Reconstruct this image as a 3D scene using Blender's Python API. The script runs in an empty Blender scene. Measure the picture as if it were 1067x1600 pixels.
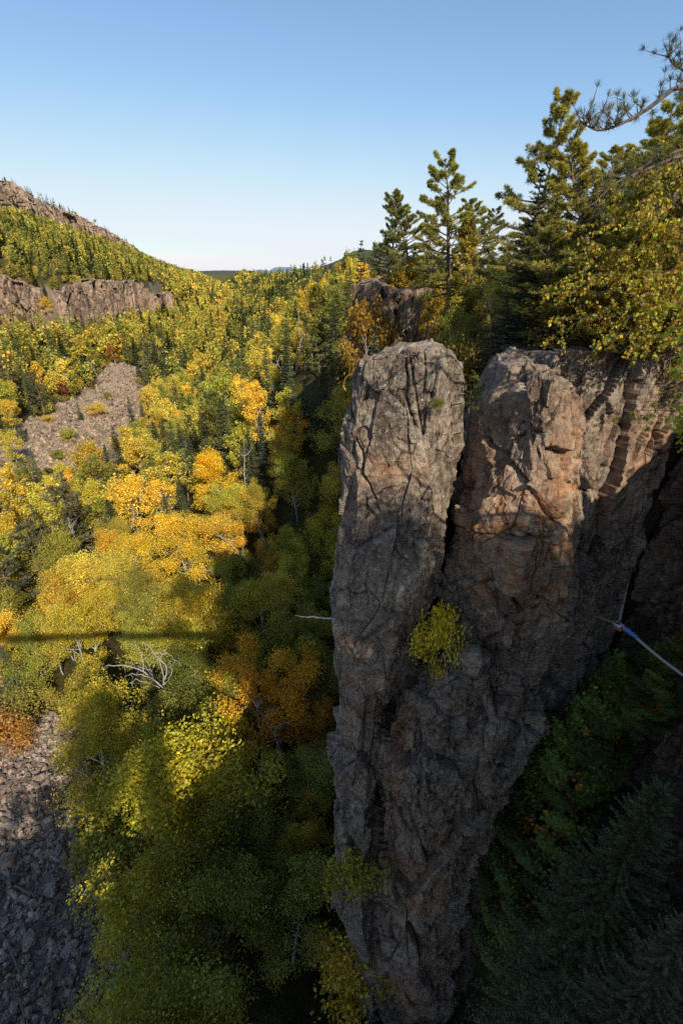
import bpy, math, random
import numpy as np

from mathutils import Vector
sc = bpy.context.scene
COL = sc.collection
rad = math.radians
rng = np.random.RandomState(11)

# ------------------------------------------------------------------ camera maths
F, PITCH = 755.0, rad(26.4)
CP, SP = math.cos(PITCH), math.sin(PITCH)


def ray(px, py):
    a, b = (px - 533.5) / F, (800 - py) / F
    return np.array([a, CP + SP * b, -SP + CP * b])


def pix(px, py, t):
    return ray(px, py) * t


def aty(px, py, y):
    d = ray(px, py)
    return d * (y / d[1])


def project(p):
    p = np.atleast_2d(p)
    dep = p[:, 1] * CP - p[:, 2] * SP
    up = p[:, 1] * SP + p[:, 2] * CP
    dep_ = np.where(dep < .01, .01, dep)
    return np.stack([533.5 + F * p[:, 0] / dep_, 800 - F * up / dep_, dep], 1)


# ------------------------------------------------------------------ noise
_r = np.random.RandomState(5)
PERM = _r.permutation(256)
GRAD = _r.normal(size=(256, 3)); GRAD /= np.linalg.norm(GRAD, axis=1)[:, None]
RND = _r.rand(256, 8)


def _h(i, j, k):
    return PERM[(PERM[(PERM[i & 255] + j) & 255] + k) & 255]


def perlin(p):
    i = np.floor(p).astype(np.int64); f = p - i
    u = f * f * f * (f * (f * 6 - 15) + 10)
    out = 0
    for dx in (0, 1):
        for dy in (0, 1):
            for dz in (0, 1):
                g = GRAD[_h(i[:, 0] + dx, i[:, 1] + dy, i[:, 2] + dz)]
                d = g[:, 0] * (f[:, 0] - dx) + g[:, 1] * (f[:, 1] - dy) + g[:, 2] * (f[:, 2] - dz)
                w = (u[:, 0] if dx else 1 - u[:, 0]) * (u[:, 1] if dy else 1 - u[:, 1]) * (u[:, 2] if dz else 1 - u[:, 2])
                out = out + d * w
    return out


def fbm(p, oct=4, gain=.5):
    s, a = 0, 1.0
    for o in range(oct):
        s = s + a * perlin(p * 2 ** o + o * 17.3); a *= gain
    return s


def worley(p):
    i = np.floor(p).astype(np.int64)
    n = len(p)
    f1 = np.full(n, 9.0); f2 = np.full(n, 9.0)
    hid = np.zeros(n, int); fp = np.zeros((n, 3))
    for dx in (-1, 0, 1):
        for dy in (-1, 0, 1):
            for dz in (-1, 0, 1):
                c = i + np.array([dx, dy, dz])
                h = _h(c[:, 0], c[:, 1], c[:, 2])
                q = c + RND[h, :3]
                d = np.sqrt(((p - q) ** 2).sum(1))
                m = d < f1
                f2 = np.where(m, f1, np.minimum(f2, d))
                f1 = np.where(m, d, f1); hid = np.where(m, h, hid); fp[m] = q[m]
    return f1, f2, hid, fp


def fracture(p, scale, amp, seed, crack=.5, tilt=.9, warp=.12, cw=.05):
    q = p / np.array(scale) + seed * 3.7
    w = np.stack([perlin(q * 1.7 + k * 9.1) for k in range(3)], 1)
    q = q + w * warp
    f1, f2, h, fp = worley(q)
    t = RND[h, 4:7] - .5
    d = (RND[h, 3] - .5) + tilt * (t * (q - fp)).sum(1) * 2
    c = np.exp(-((f2 - f1) / cw) ** 2)
    return amp * d - amp * crack * c


def smooth(a, b, x):
    t = np.clip((x - a) / (b - a), 0, 1)
    return t * t * (3 - 2 * t)


# ------------------------------------------------------------------ materials
def newmat(name):
    m = bpy.data.materials.new(name); m.use_nodes = True
    nt = m.node_tree; nt.nodes.clear()
    out = nt.nodes.new('ShaderNodeOutputMaterial')
    return m, nt, out


def N(nt, typ, **kw):
    n = nt.nodes.new(typ)
    for k, v in kw.items():
        if k in n.inputs.keys() if isinstance(k, str) else False:
            n.inputs[k].default_value = v
        else:
            setattr(n, k, v)
    return n


def ramp(nt, fac, stops):
    r = nt.nodes.new('ShaderNodeValToRGB')
    els = r.color_ramp.elements
    while len(els) < len(stops):
        els.new(.5)
    for e, (p, c) in zip(els, stops):
        e.position = p; e.color = (*c, 1) if len(c) == 3 else c
    nt.links.new(fac, r.inputs[0])
    return r.outputs[0]


def mix(nt, fac, a, b, typ='MIX'):
    m = nt.nodes.new('ShaderNodeMix'); m.data_type = 'RGBA'; m.blend_type = typ
    for sock, v in ((m.inputs[0], fac), (m.inputs[6], a), (m.inputs[7], b)):
        if hasattr(v, 'is_linked'):
            nt.links.new(v, sock)
        elif isinstance(v, (int, float)):
            sock.default_value = v
        else:
            sock.default_value = (*v, 1)
    return m.outputs[2]


def noise(nt, vec, scale, detail=6, rough=.6, dist=0.0):
    n = nt.nodes.new('ShaderNodeTexNoise')
    n.inputs['Scale'].default_value = scale; n.inputs['Detail'].default_value = detail
    n.inputs['Roughness'].default_value = rough; n.inputs['Distortion'].default_value = dist
    nt.links.new(vec, n.inputs['Vector'])
    return n.outputs[0]


def voro(nt, vec, scale, feature='F1', out=0):
    n = nt.nodes.new('ShaderNodeTexVoronoi'); n.feature = feature
    n.inputs['Scale'].default_value = scale
    nt.links.new(vec, n.inputs['Vector'])
    return n.outputs[out]


def mapping(nt, vec, scale):
    n = nt.nodes.new('ShaderNodeMapping'); n.inputs['Scale'].default_value = scale
    nt.links.new(vec, n.inputs[0])
    return n.outputs[0]


def attr(nt, name):
    n = nt.nodes.new('ShaderNodeAttribute'); n.attribute_name = name
    return n.outputs[0]


def leaf_mat(name, translucency=.35, rough=.6):
    m, nt, out = newmat(name)
    oi = nt.nodes.new('ShaderNodeObjectInfo')
    c = mix(nt, 1.0, attr(nt, 'Col'), oi.outputs['Color'], 'MULTIPLY')
    d = nt.nodes.new('ShaderNodeBsdfDiffuse'); t = nt.nodes.new('ShaderNodeBsdfTranslucent')
    g = nt.nodes.new('ShaderNodeBsdfGlossy'); g.inputs['Roughness'].default_value = rough - .15
    g.inputs['Color'].default_value = (.6, .6, .6, 1)
    nt.links.new(c, d.inputs[0])
    c2 = mix(nt, 1.0, c, (1.1, 1.0, .6), 'MULTIPLY')
    nt.links.new(c2, t.inputs[0])
    s = nt.nodes.new('ShaderNodeMixShader'); s.inputs[0].default_value = translucency
    nt.links.new(d.outputs[0], s.inputs[1]); nt.links.new(t.outputs[0], s.inputs[2])
    s2 = nt.nodes.new('ShaderNodeMixShader'); s2.inputs[0].default_value = .04
    nt.links.new(s.outputs[0], s2.inputs[1]); nt.links.new(g.outputs[0], s2.inputs[2])
    nt.links.new(s2.outputs[0], out.inputs[0])
    return m


def bark_mat(name, c1, c2, scale=6, zs=.3):
    m, nt, out = newmat(name)
    tc = nt.nodes.new('ShaderNodeTexCoord')
    v = mapping(nt, tc.outputs['Object'], (1, 1, zs))
    n = noise(nt, v, scale, 5, .7)
    c = ramp(nt, n, [(.35, c1), (.62, c2)])
    b = nt.nodes.new('ShaderNodeBsdfPrincipled'); b.inputs['Roughness'].default_value = .9
    nt.links.new(c, b.inputs['Base Color'])
    bp = nt.nodes.new('ShaderNodeBump'); bp.inputs['Distance'].default_value = .03
    nt.links.new(n, bp.inputs['Height']); nt.links.new(bp.outputs[0], b.inputs['Normal'])
    nt.links.new(b.outputs[0], out.inputs[0])
    return m


def rock_mat(name, dark, mid, light, lichen=1.0, scale=1.0, streak=False, bump=.06, rustcol=(.40, .19, .085)):
    m, nt, out = newmat(name)
    geo = nt.nodes.new('ShaderNodeNewGeometry')
    p = geo.outputs['Position']
    L = nt.links.new
    n1 = noise(nt, p, .55 * scale, 8, .65, .4)
    n2 = noise(nt, p, 5.0 * scale, 6, .7)
    c = ramp(nt, n1, [(.28, dark), (.52, mid), (.75, light)])
    fine = ramp(nt, n2, [(.3, (.36, .35, .35)), (.5, (.95, .95, .95)), (.7, (1.75, 1.7, 1.65))])
    c = mix(nt, .95, c, fine, 'MULTIPLY')
    stain = ramp(nt, noise(nt, mapping(nt, p, (1, 1, .45)), .9 * scale, 7, .7, .8), [(.36, (.38, .36, .36)), (.5, (1, 1, 1)), (.66, (1.22, 1.18, 1.12))])
    c = mix(nt, .9, c, stain, 'MULTIPLY')
    if streak:
        vs = mapping(nt, p, (1.3, 1.3, .07))
        st = ramp(nt, noise(nt, vs, .6, 5, .65), [(.35, (.45, .42, .4)), (.5, (1, 1, 1)), (.68, (1.35, 1.28, 1.2))])
        c = mix(nt, .8, c, st, 'MULTIPLY')
    # rust / fresh faces from the vertex attribute, broken up by noise
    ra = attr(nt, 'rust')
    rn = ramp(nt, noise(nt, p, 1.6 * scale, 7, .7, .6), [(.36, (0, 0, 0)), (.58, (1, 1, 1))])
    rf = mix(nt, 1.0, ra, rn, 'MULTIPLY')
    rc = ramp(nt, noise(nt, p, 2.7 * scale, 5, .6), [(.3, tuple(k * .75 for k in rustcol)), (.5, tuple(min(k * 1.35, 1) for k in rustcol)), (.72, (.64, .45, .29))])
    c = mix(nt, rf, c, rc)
    if lichen > 0:
        # grey-green crusts
        lm = ramp(nt, noise(nt, p, 1.9 * scale, 9, .72), [(.53, (0, 0, 0)), (.60, (1, 1, 1))])
        lb = ramp(nt, noise(nt, p, 11 * scale, 4, .7), [(.42, (0, 0, 0)), (.56, (1, 1, 1))])
        lf = mix(nt, 1.0, lm, lb, 'MULTIPLY')
        lf = mix(nt, 1.0, lf, (.8 * lichen,) * 3, 'MULTIPLY')
        c = mix(nt, lf, c, (.42, .41, .31))
        # pale round spots
        vd = voro(nt, mix(nt, .12, p, noise(nt, p, 4 * scale, 3), 'ADD'), 5.0 * scale)
        sp = ramp(nt, vd, [(.12, (1, 1, 1)), (.2, (0, 0, 0))])
        sm = ramp(nt, noise(nt, p, 1.1 * scale, 4, .6), [(.42, (0, 0, 0)), (.52, (1, 1, 1))])
        c = mix(nt, mix(nt, 1.0, mix(nt, 1.0, sp, sm, 'MULTIPLY'), (1.0 * lichen,) * 3, 'MULTIPLY'), c, (.55, .51, .44))
        vd2 = voro(nt, p, 13.0 * scale)
        sp2 = ramp(nt, vd2, [(.16, (1, 1, 1)), (.26, (0, 0, 0))])
        sm2 = ramp(nt, noise(nt, p, 2.6 * scale, 4, .6), [(.43, (0, 0, 0)), (.55, (1, 1, 1))])
        c = mix(nt, mix(nt, 1.0, mix(nt, 1.0, sp2, sm2, 'MULTIPLY'), (.85 * lichen,) * 3, 'MULTIPLY'), c, (.46, .43, .37))
    # thin joint lines
    jd = nt.nodes.new('ShaderNodeTexVoronoi'); jd.feature = 'DISTANCE_TO_EDGE'; jd.inputs['Scale'].default_value = .8 * scale
    jv = mix(nt, .35 / scale, mapping(nt, p, (1, 1, .38)), noise(nt, p, 1.3 * scale, 5), 'ADD')
    L(jv, jd.inputs['Vector'])
    jm = ramp(nt, jd.outputs['Distance'], [(.0, (.22, .2, .19)), (.016, (.5, .48, .46)), (.03, (1, 1, 1))])
    jk = ramp(nt, noise(nt, p, .8 * scale, 3), [(.44, (0, 0, 0)), (.56, (1, 1, 1))])
    c = mix(nt, jk, c, mix(nt, 1.0, c, jm, 'MULTIPLY'))
    # dirt in concave cracks
    pt = ramp(nt, geo.outputs['Pointiness'], [(.40, (.25, .23, .22)), (.5, (1, 1, 1)), (.62, (1.15, 1.13, 1.1))])
    c = mix(nt, .8, c, pt, 'MULTIPLY')
    c = mix(nt, 1.0, c, attr(nt, 'Col'), 'MULTIPLY')
    b = nt.nodes.new('ShaderNodeBsdfPrincipled')
    b.inputs['Roughness'].default_value = .92
    b.inputs['Specular IOR Level'].default_value = .25
    L(c, b.inputs['Base Color'])
    hsum = mix(nt, .35, noise(nt, p, 3.0 * scale, 10, .78), noise(nt, p, 16 * scale, 6, .7), 'ADD')
    pd = mix(nt, .06 / scale, mapping(nt, p, (1, 1, .6)), noise(nt, p, 2.5 * scale, 3), 'ADD')
    for vsc, wgt in ((2.3, .55), (6.5, .3)):             # chipped planar facets
        vn = nt.nodes.new('ShaderNodeTexVoronoi'); vn.distance = 'CHEBYCHEV'; vn.inputs['Scale'].default_value = vsc * scale
        L(pd, vn.inputs['Vector'])
        hsum = mix(nt, wgt, hsum, vn.outputs['Distance'], 'SUBTRACT')
    bp = nt.nodes.new('ShaderNodeBump'); bp.inputs['Distance'].default_value = bump / scale * 2.4
    bp.inputs['Strength'].default_value = .9
    L(hsum, bp.inputs['Height']); L(bp.outputs[0], b.inputs['Normal'])
    L(b.outputs[0], out.inputs[0])
    return m


def plain(name, c, rough=.6, metal=0.0, c2=None, scale=20):
    m, nt, out = newmat(name)
    b = nt.nodes.new('ShaderNodeBsdfPrincipled')
    tc = nt.nodes.new('ShaderNodeTexCoord')
    n = noise(nt, tc.outputs['Object'], scale, 4, .6)
    c2 = c2 or tuple(k * .6 for k in c)
    nt.links.new(ramp(nt, n, [(.3, c2), (.7, c)]), b.inputs['Base Color'])
    b.inputs['Roughness'].default_value = rough; b.inputs['Metallic'].default_value = metal
    nt.links.new(b.outputs[0], out.inputs[0])
    return m


M = {}
M['leaf'] = leaf_mat('leaf', .38)
M['needle'] = leaf_mat('needle', .18)
M['birch_bark'] = bark_mat('birch_bark', (.16, .14, .12), (.55, .52, .47), 5, 1.6)
M['bark'] = bark_mat('bark', (.05, .035, .025), (.17, .125, .095), 8, .3)
M['pine_bark'] = bark_mat('pine_bark', (.09, .055, .04), (.27, .19, .14), 8, .3)
M['dead_wood'] = bark_mat('dead_wood', (.26, .23, .20), (.58, .55, .51), 10, .3)
M['rock'] = rock_mat('rock', (.17, .125, .094), (.32, .245, .185), (.47, .39, .31))
M['rock_deep'] = rock_mat('rock_deep', (.12, .078, .052), (.22, .148, .102), (.32, .225, .165), .6)
M['far_rock'] = rock_mat('far_rock', (.19, .13, .09), (.36, .26, .19), (.50, .38, .29), 0, .12, True, .05, (.34, .2, .12))
M['scree'] = rock_mat('scree', (.19, .145, .115), (.33, .265, .215), (.46, .38, .32), .25, 1.4)
M['far_scree'] = rock_mat('far_scree', (.23, .17, .12), (.36, .28, .20), (.48, .385, .29), 0, .5)
M['rope'] = plain('rope', (.42, .40, .37), .7, 0, (.25, .23, .21), 60)
M['sling'] = plain('sling', (.07, .25, .48), .6, 0, (.04, .16, .34), 40)
M['steel'] = plain('steel', (.55, .55, .53), .35, .9)
M['orange_rust'] = plain('orange_rust', (.45, .15, .05), .7)
M['plank'] = plain('plank', (.30, .22, .15), .85, 0, None, 5)


# ------------------------------------------------------------------ mesh helpers
class MB:
    def __init__(s):
        s.v, s.q, s.c, s.m, s.t = [], [], [], [], []
        s.n = 0

    def quads(s, v, q, col=None, mi=0):
        v = np.asarray(v, float).reshape(-1, 3); q = np.asarray(q, int).reshape(-1, 4)
        s.v.append(v); s.q.append(q + s.n); s.n += len(v)
        if col is None:
            col = np.ones((len(v), 3))
        s.c.append(np.broadcast_to(col, (len(v), 3)))
        s.m.append(np.full(len(q), mi))

    def leaves(s, c, u, w, a, b, col, mi=0, fold=None):
        """rhombic leaves: centre c, long axis u (half length a), cross axis w (half width b)"""
        n = len(c)
        a = np.broadcast_to(a, n)[:, None]; b = np.broadcast_to(b, n)[:, None]
        v = np.stack([c - u * a, c + w * b - u * a * .15, c + u * a, c - w * b - u * a * .15], 1).reshape(-1, 3)
        q = np.arange(4 * n).reshape(n, 4)
        s.quads(v, q, np.repeat(np.broadcast_to(col, (n, 3)), 4, 0), mi)

    def tube(s, pts, r, k=6, mi=0, col=None):
        pts = np.asarray(pts, float); r = np.broadcast_to(r, len(pts))
        n = len(pts)
        d = np.gradient(pts, axis=0); d /= np.linalg.norm(d, axis=1)[:, None] + 1e-9
        ref = np.array([0, 0, 1.0]) if abs(d[0][2]) < .8 else np.array([1.0, 0, 0])
        a = np.cross(d, ref); a /= np.linalg.norm(a, axis=1)[:, None] + 1e-9
        b = np.cross(d, a)
        th = np.arange(k) * 2 * np.pi / k
        v = pts[:, None] + r[:, None, None] * (np.cos(th)[None, :, None] * a[:, None] + np.sin(th)[None, :, None] * b[:, None])
        i, j = np.meshgrid(np.arange(n - 1), np.arange(k), indexing='ij')
        j2 = (j + 1) % k
        q = np.stack([i * k + j, i * k + j2, (i + 1) * k + j2, (i + 1) * k + j], -1).reshape(-1, 4)
        s.quads(v.reshape(-1, 3), q, col, mi)

    def mesh(s, name, mats, smooth=False, attrs=None):
        me = bpy.data.meshes.new(name)
        if s.n:
            v = np.concatenate(s.v); q = np.concatenate(s.q); c = np.concatenate(s.c); m = np.concatenate(s.m)
            me.vertices.add(len(v)); me.vertices.foreach_set('co', v.astype(np.float32).ravel())
            me.loops.add(q.size); me.loops.foreach_set('vertex_index', q.astype(np.int32).ravel())
            me.polygons.add(len(q)); me.polygons.foreach_set('loop_start', np.arange(0, q.size, 4, dtype=np.int32))
            me.polygons.foreach_set('material_index', m.astype(np.int32))
            me.polygons.foreach_set('use_smooth', np.full(len(q), smooth))
            a = me.attributes.new('Col', 'FLOAT_COLOR', 'POINT')
            a.data.foreach_set('color', np.concatenate([c, np.ones((len(c), 1))], 1).astype(np.float32).ravel())
            for k, val in (attrs or {}).items():
                a = me.attributes.new(k, 'FLOAT', 'POINT')
                a.data.foreach_set('value', np.asarray(val, np.float32).ravel())
        for mm in (mats if isinstance(mats, (list, tuple)) else [mats]):
            me.materials.append(mm)
        me.update(); me.validate()
        return me


def link(name, me, parent=None, loc=(0, 0, 0), rz=0, s=1):
    o = bpy.data.objects.new(name, me); COL.objects.link(o)
    o.location = loc; o.rotation_euler = (0, 0, rz); o.scale = (s, s, s) if not hasattr(s, '__len__') else s
    if parent:
        o.parent = parent
    return o


def tag(o, label, cat, group=None):
    o['label'] = label; o['category'] = cat
    if group:
        o['group'] = group
    return o


def structure(o):
    o['kind'] = 'structure'; return o


def thing(name, label, cat, loc=(0, 0, 0), rz=0, group=None):
    o = bpy.data.objects.new(name, None); COL.objects.link(o)
    o.empty_display_size = .3
    o.location = loc; o.rotation_euler = (0, 0, rz)
    return tag(o, label, cat, group)


def gridq(R, C, wrap=False):
    i, j = np.meshgrid(np.arange(R - 1), np.arange(C if wrap else C - 1), indexing='ij')
    j2 = (j + 1) % C
    return np.stack([i * C + j, i * C + j2, (i + 1) * C + j2, (i + 1) * C + j], -1).reshape(-1, 4)


def gridnormals(P, wrap):
    dr = np.gradient(P, axis=0)
    if wrap:
        dc = (np.roll(P, -1, 1) - np.roll(P, 1, 1)) / 2
    else:
        dc = np.gradient(P, axis=1)
    n = np.cross(dc, dr)
    n /= np.linalg.norm(n, axis=2)[..., None] + 1e-9
    return n


# ------------------------------------------------------------------ terrain
RIGHT = np.array([(-1.0, -140), (-1.0, -30), (2.6, -18), (9.6, -8), (9.6, 1.5), (12.8, 5), (12.8, 9), (14.4, 11.5), (14.4, 18.9), (4.4, 19.4), (5, 24), (10.5, 27), (11, 45.5), (2.9, 48.6), (2.6, 62), (8, 80), (6, 130), (0, 200),  # first corners: unseen rim behind the camera, bent inward to shade the gorge
                  (-15, 300), (-50, 500), (-130, 900), (-290, 1600), (-800, 4000), (9000, 4000), (9000, -120)], float)
LEFT = np.array([(-200, -300), (-165, 140), (-153, 232), (-131, 238), (-118, 250), (-116, 330), (-140, 420), (-170, 560), (-235, 800), (-345, 1200), (-450, 1600),
                 (-1100, 4000), (-9000, 4000), (-9000, -300)], float)


def sdist(x, y, poly):
    """signed distance to a polygon, positive inside"""
    p = np.stack([x, y], -1)
    best = np.full(x.shape, 1e18); inside = np.zeros(x.shape, bool)
    for a, b in zip(poly, np.roll(poly, -1, 0)):
        e = b - a; w = p - a
        t = np.clip((w @ e) / (e @ e), 0, 1)
        d = w - t[..., None] * e
        best = np.minimum(best, (d ** 2).sum(-1))
        c = (a[1] > y) != (b[1] > y)
        with np.errstate(divide='ignore', invalid='ignore'):
            xi = a[0] + (y - a[1]) * (b[0] - a[0]) / (b[1] - a[1] if b[1] != a[1] else 1e-9)
        inside ^= c & (x < xi)
    return np.sqrt(best) * np.where(inside, 1, -1)


def height(x, y, full=False):
    x = np.asarray(x, float); y = np.asarray(y, float)
    sh = x.shape; x = x.ravel(); y = y.ravel()
    p3 = np.stack([x, y, 0 * x], 1)
    n_small = fbm(p3 / 7.0, 3) * .7
    n_big = fbm(p3 / 60.0, 3) * 5
    floor = -46 + n_small
    wob = fbm(p3 / 26.0, 3) * 3.2
    dl = sdist(x, y, LEFT); dl = dl + wob * smooth(8, 40, np.abs(dl)) - 3.0 * smooth(130, 160, y) * (1 - smooth(400, 440, y))
    dr = sdist(x, y, RIGHT)
    dr = dr + wob * 2 * smooth(75, 130, y) - 1.7 * (1 - smooth(62, 75, y))
    # left side
    o = np.maximum(-dl, 0)
    cf = smooth(100, 170, y) * (1 - .75 * smooth(340, 480, y))
    base = -6 - 19 * cf
    zl = base + (floor - base) * smooth(0, 1, np.clip(o / 95, 0, 1) * .9 + .05) - .0
    zl = np.where(o > 95, floor, zl)
    zl = np.where(o < 2.5, -6 + (base + 6) * (o / 2.5), zl)
    H = np.interp(y, [-100, 300, 600, 750, 900, 1050, 1200, 1400, 1700, 4000], [70, 86, 84, 70, 50, 32, 18, 6, 3, 0])
    DR = np.interp(y, [-100, 300, 600, 900, 1200, 1700], [170, 170, 165, 95, 70, 60])
    u = np.maximum(dl, 0) / DR + fbm(p3 / 45.0, 3) * .10 * smooth(5, 40, dl)
    g = np.where(u < .74, .56 * u / .74, .56 + .44 * smooth(.72, .97, u))
    zin = -6 + H * g + n_big * smooth(10, 80, dl) * .5
    zl = np.where(dl > 0, zin, zl)
    # right side
    o = np.maximum(-dr, 0)
    wv = smooth(62, 95, y)
    zbse = -51 + 10 * smooth(8.0, 10.5, x) * smooth(2, 8, y)
    zc = np.where(o < 1.0, -2.6 + (zbse + 2.6) * o, zbse + (floor - zbse) * smooth(1, 14, o))
    zv = -8.5 + (floor + 8.5) * smooth(0, 1, np.clip(o / 52, 0, 1) * .88 + .06)
    zr = zc * (1 - wv) + zv * wv
    ztop = -2.6 - 5.5 * smooth(55, 110, y) + n_small * .5 * smooth(1, 6, dr) + np.clip(dr, 0, 60) * .02 + n_big * .4 * smooth(15, 80, dr) \
        + 8 * smooth(60, 400, dr) * smooth(100, 200, y) * (1 - smooth(250, 500, y))
    ztop = ztop - 4.2 * (1 - smooth(6.4, 7.4, x)) * smooth(15, 16, y) * (1 - smooth(27, 30, y))
    ztop = ztop - 9 * smooth(250, 700, y) + 13.5 * (1 - smooth(-50, -22, y))  # last term: made-up rise behind the camera, out of view, casting the gorge shadow
    zr = np.where(dr > 0, ztop, zr); near_r = (dr < 0) & (dr > -14) & (y < 62)
    z = np.where((dl > 0), zl, np.where((dr > 0) | near_r, zr, np.maximum(zl, zr)))
    # talus cone bump below the left cliff
    tx = np.clip((y - 118) / (210 - 118), 0, 1)
    z = np.where(talus_mask(x, y) > 0, z + 3.0 * talus_mask(x, y) * (.3 + .7 * tx), z)
    far = smooth(3000, 3900, y)
    z = z * (1 - far) + -6 * far
    z = z.reshape(sh)
    if full:
        return z, dl.reshape(sh), dr.reshape(sh), u.reshape(sh)
    return z


def talus_mask(x, y):
    s = np.clip((y - 98) / (212 - 98), 0, 1)
    cx = -80 + (-95 + 80) * s; w = np.interp(s, [0, .2, .6, 1], [17, 24, 22, 7])
    n = fbm(np.stack([x, y, 0 * x + 3.3], -1).reshape(-1, 3) / 9.0, 3).reshape(np.shape(x))
    m = 1 - smooth(.75, 1.05, np.abs(x - cx - 3) / w * np.where(x < cx + 3, 2.3 - .6 * s, 1.0) + n * .5)
    return m * smooth(96, 104, y) * (1 - smooth(205, 214, y))


def scree_mask(x, y):
    """boulder field at the near gorge bottom, left of a line from (-17,10) to (-37,42)"""
    n = fbm(np.stack([x, y, 0 * x + 1.3], -1).reshape(-1, 3) / 8.0, 3).reshape(np.shape(x))
    t = (y - 10) / 32.0
    lx = -11.0 - 19 * t
    m = smooth(0, 2.5, lx - x + n * 3)
    return m * (1 - smooth(36, 42, y + n * 5)) * smooth(-62, -52, x)


AZ = np.concatenate([np.linspace(-180, -56, 50), np.linspace(-55, 55, 330), np.linspace(56, 179, 50)]) * math.pi / 180
LR = np.linspace(math.log(3.0), math.log(9000), 430)
azg, lrg = np.meshgrid(AZ, LR, indexing='xy')          # rows = radius
tx_ = np.exp(lrg) * np.sin(azg); ty_ = np.exp(lrg) * np.cos(azg)
tz_, tdl, tdr, tu = height(tx_, ty_, True)
HG = tz_


def hq(x, y):
    """height read back from the terrain sheet (bilinear on its polar grid)"""
    x = np.asarray(x, float); y = np.asarray(y, float)
    a = np.arctan2(x, y); r = np.log(np.maximum(np.hypot(x, y), 3.01))
    fi = np.interp(a, AZ, np.arange(len(AZ))); fj = (r - LR[0]) / (LR[1] - LR[0])
    i = np.clip(fi.astype(int), 0, len(AZ) - 2); j = np.clip(fj.astype(int), 0, len(LR) - 2)
    u = fi - i; v = np.clip(fj - j, 0, 1)
    return (HG[j, i] * (1 - u) + HG[j, i + 1] * u) * (1 - v) + (HG[j + 1, i] * (1 - u) + HG[j + 1, i + 1] * u) * v


def build_ground():
    R, C = tx_.shape
    P = np.stack([tx_, ty_, tz_], -1)
    q = gridq(R, C, True)[:, ::-1]
    tm = talus_mask(tx_, ty_); sm = scree_mask(tx_, ty_)
    ridge = smooth(.72, .78, tu) * (1 - smooth(.97, 1.02, tu)) * (tdl > 0) * smooth(250, 400, ty_) * (1 - smooth(1150, 1400, ty_))
    rockm = np.maximum(ridge, smooth(-4, -1, tdr) * (1 - smooth(0.2, 1.5, tdr)) * (1 - smooth(60, 90, ty_)))
    rockm = np.maximum(rockm, (tdl < 0) * (tdl > -3) * smooth(100, 170, ty_) * (1 - smooth(340, 480, ty_)))
    soil = np.array([.060, .050, .022]); moss = np.array([.085, .080, .02])
    n = fbm(P.reshape(-1, 3) / 5.0, 4).reshape(R, C)
    c = soil + (moss - soil) * smooth(-.2, .4, n)[..., None]
    far = smooth(200, 700, np.hypot(tx_, ty_))[..., None]
    c = c * (1 - far) + np.array([.13, .115, .03]) * far
    for m_, k in ((tm, (.36, .28, .20)), (sm, (.24, .19, .155)), (rockm, (.33, .235, .17))):
        c = c * (1 - m_[..., None]) + np.array(k) * m_[..., None]
    rv = np.maximum(np.maximum(tm, sm), rockm)
    mb = MB(); mb.quads(P.reshape(-1, 3), q, c.reshape(-1, 3))
    m, nt, out = newmat('ground')
    geo = nt.nodes.new('ShaderNodeNewGeometry'); p = geo.outputs['Position']
    f = ramp(nt, noise(nt, p, 2.2, 8, .75), [(.3, (.35, .35, .35)), (.5, (1, 1, 1)), (.7, (1.5, 1.45, 1.4))])
    c_ = mix(nt, 1.0, attr(nt, 'Col'), f, 'MULTIPLY')
    st = ramp(nt, noise(nt, mapping(nt, p, (1.0, 1.0, .12)), .16, 6, .7), [(.36, (.35, .33, .32)), (.52, (1, 1, 1)), (.66, (1.3, 1.25, 1.2))])
    c_ = mix(nt, attr(nt, 'rockv'), c_, mix(nt, 1.0, c_, st, 'MULTIPLY'))
    b = nt.nodes.new('ShaderNodeBsdfPrincipled'); b.inputs['Roughness'].default_value = .95
    b.inputs['Specular IOR Level'].default_value = .15
    nt.links.new(c_, b.inputs['Base Color'])
    bp = nt.nodes.new('ShaderNodeBump'); bp.inputs['Distance'].default_value = .5
    nt.links.new(noise(nt, p, .9, 8, .7), bp.inputs['Height']); nt.links.new(bp.outputs[0], b.inputs['Normal'])
    nt.links.new(b.outputs[0], out.inputs[0])
    me = mb.mesh('ground', m, True, {'rockv': rockm.ravel()})
    structure(link('ground', me))


build_ground()


# ------------------------------------------------------------------ rock columns
def rock_disp(P, amp=1.0, tall=2.2, fine=1.0):
    d = fracture(P, (3.0, 3.0, 2.9 * tall), .80 * amp, 1, .22, 1.25, .06, .022)
    d += fracture(P + 2, (1.25, 1.25, 1.1 * tall), .30 * amp, 2, .22, 1.3, .06, .03)
    d += fracture(P + 5, (.5, .5, .62), .105 * amp * fine, 3, .12, 1.3, .10, .05)
    d += fracture(P + 9, (.2, .2, .24), .040 * amp * fine, 4, .10, 1.2, .10, .06)
    d += fbm(P * 1.3, 3, .5) * .07 * amp
    return d


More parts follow.
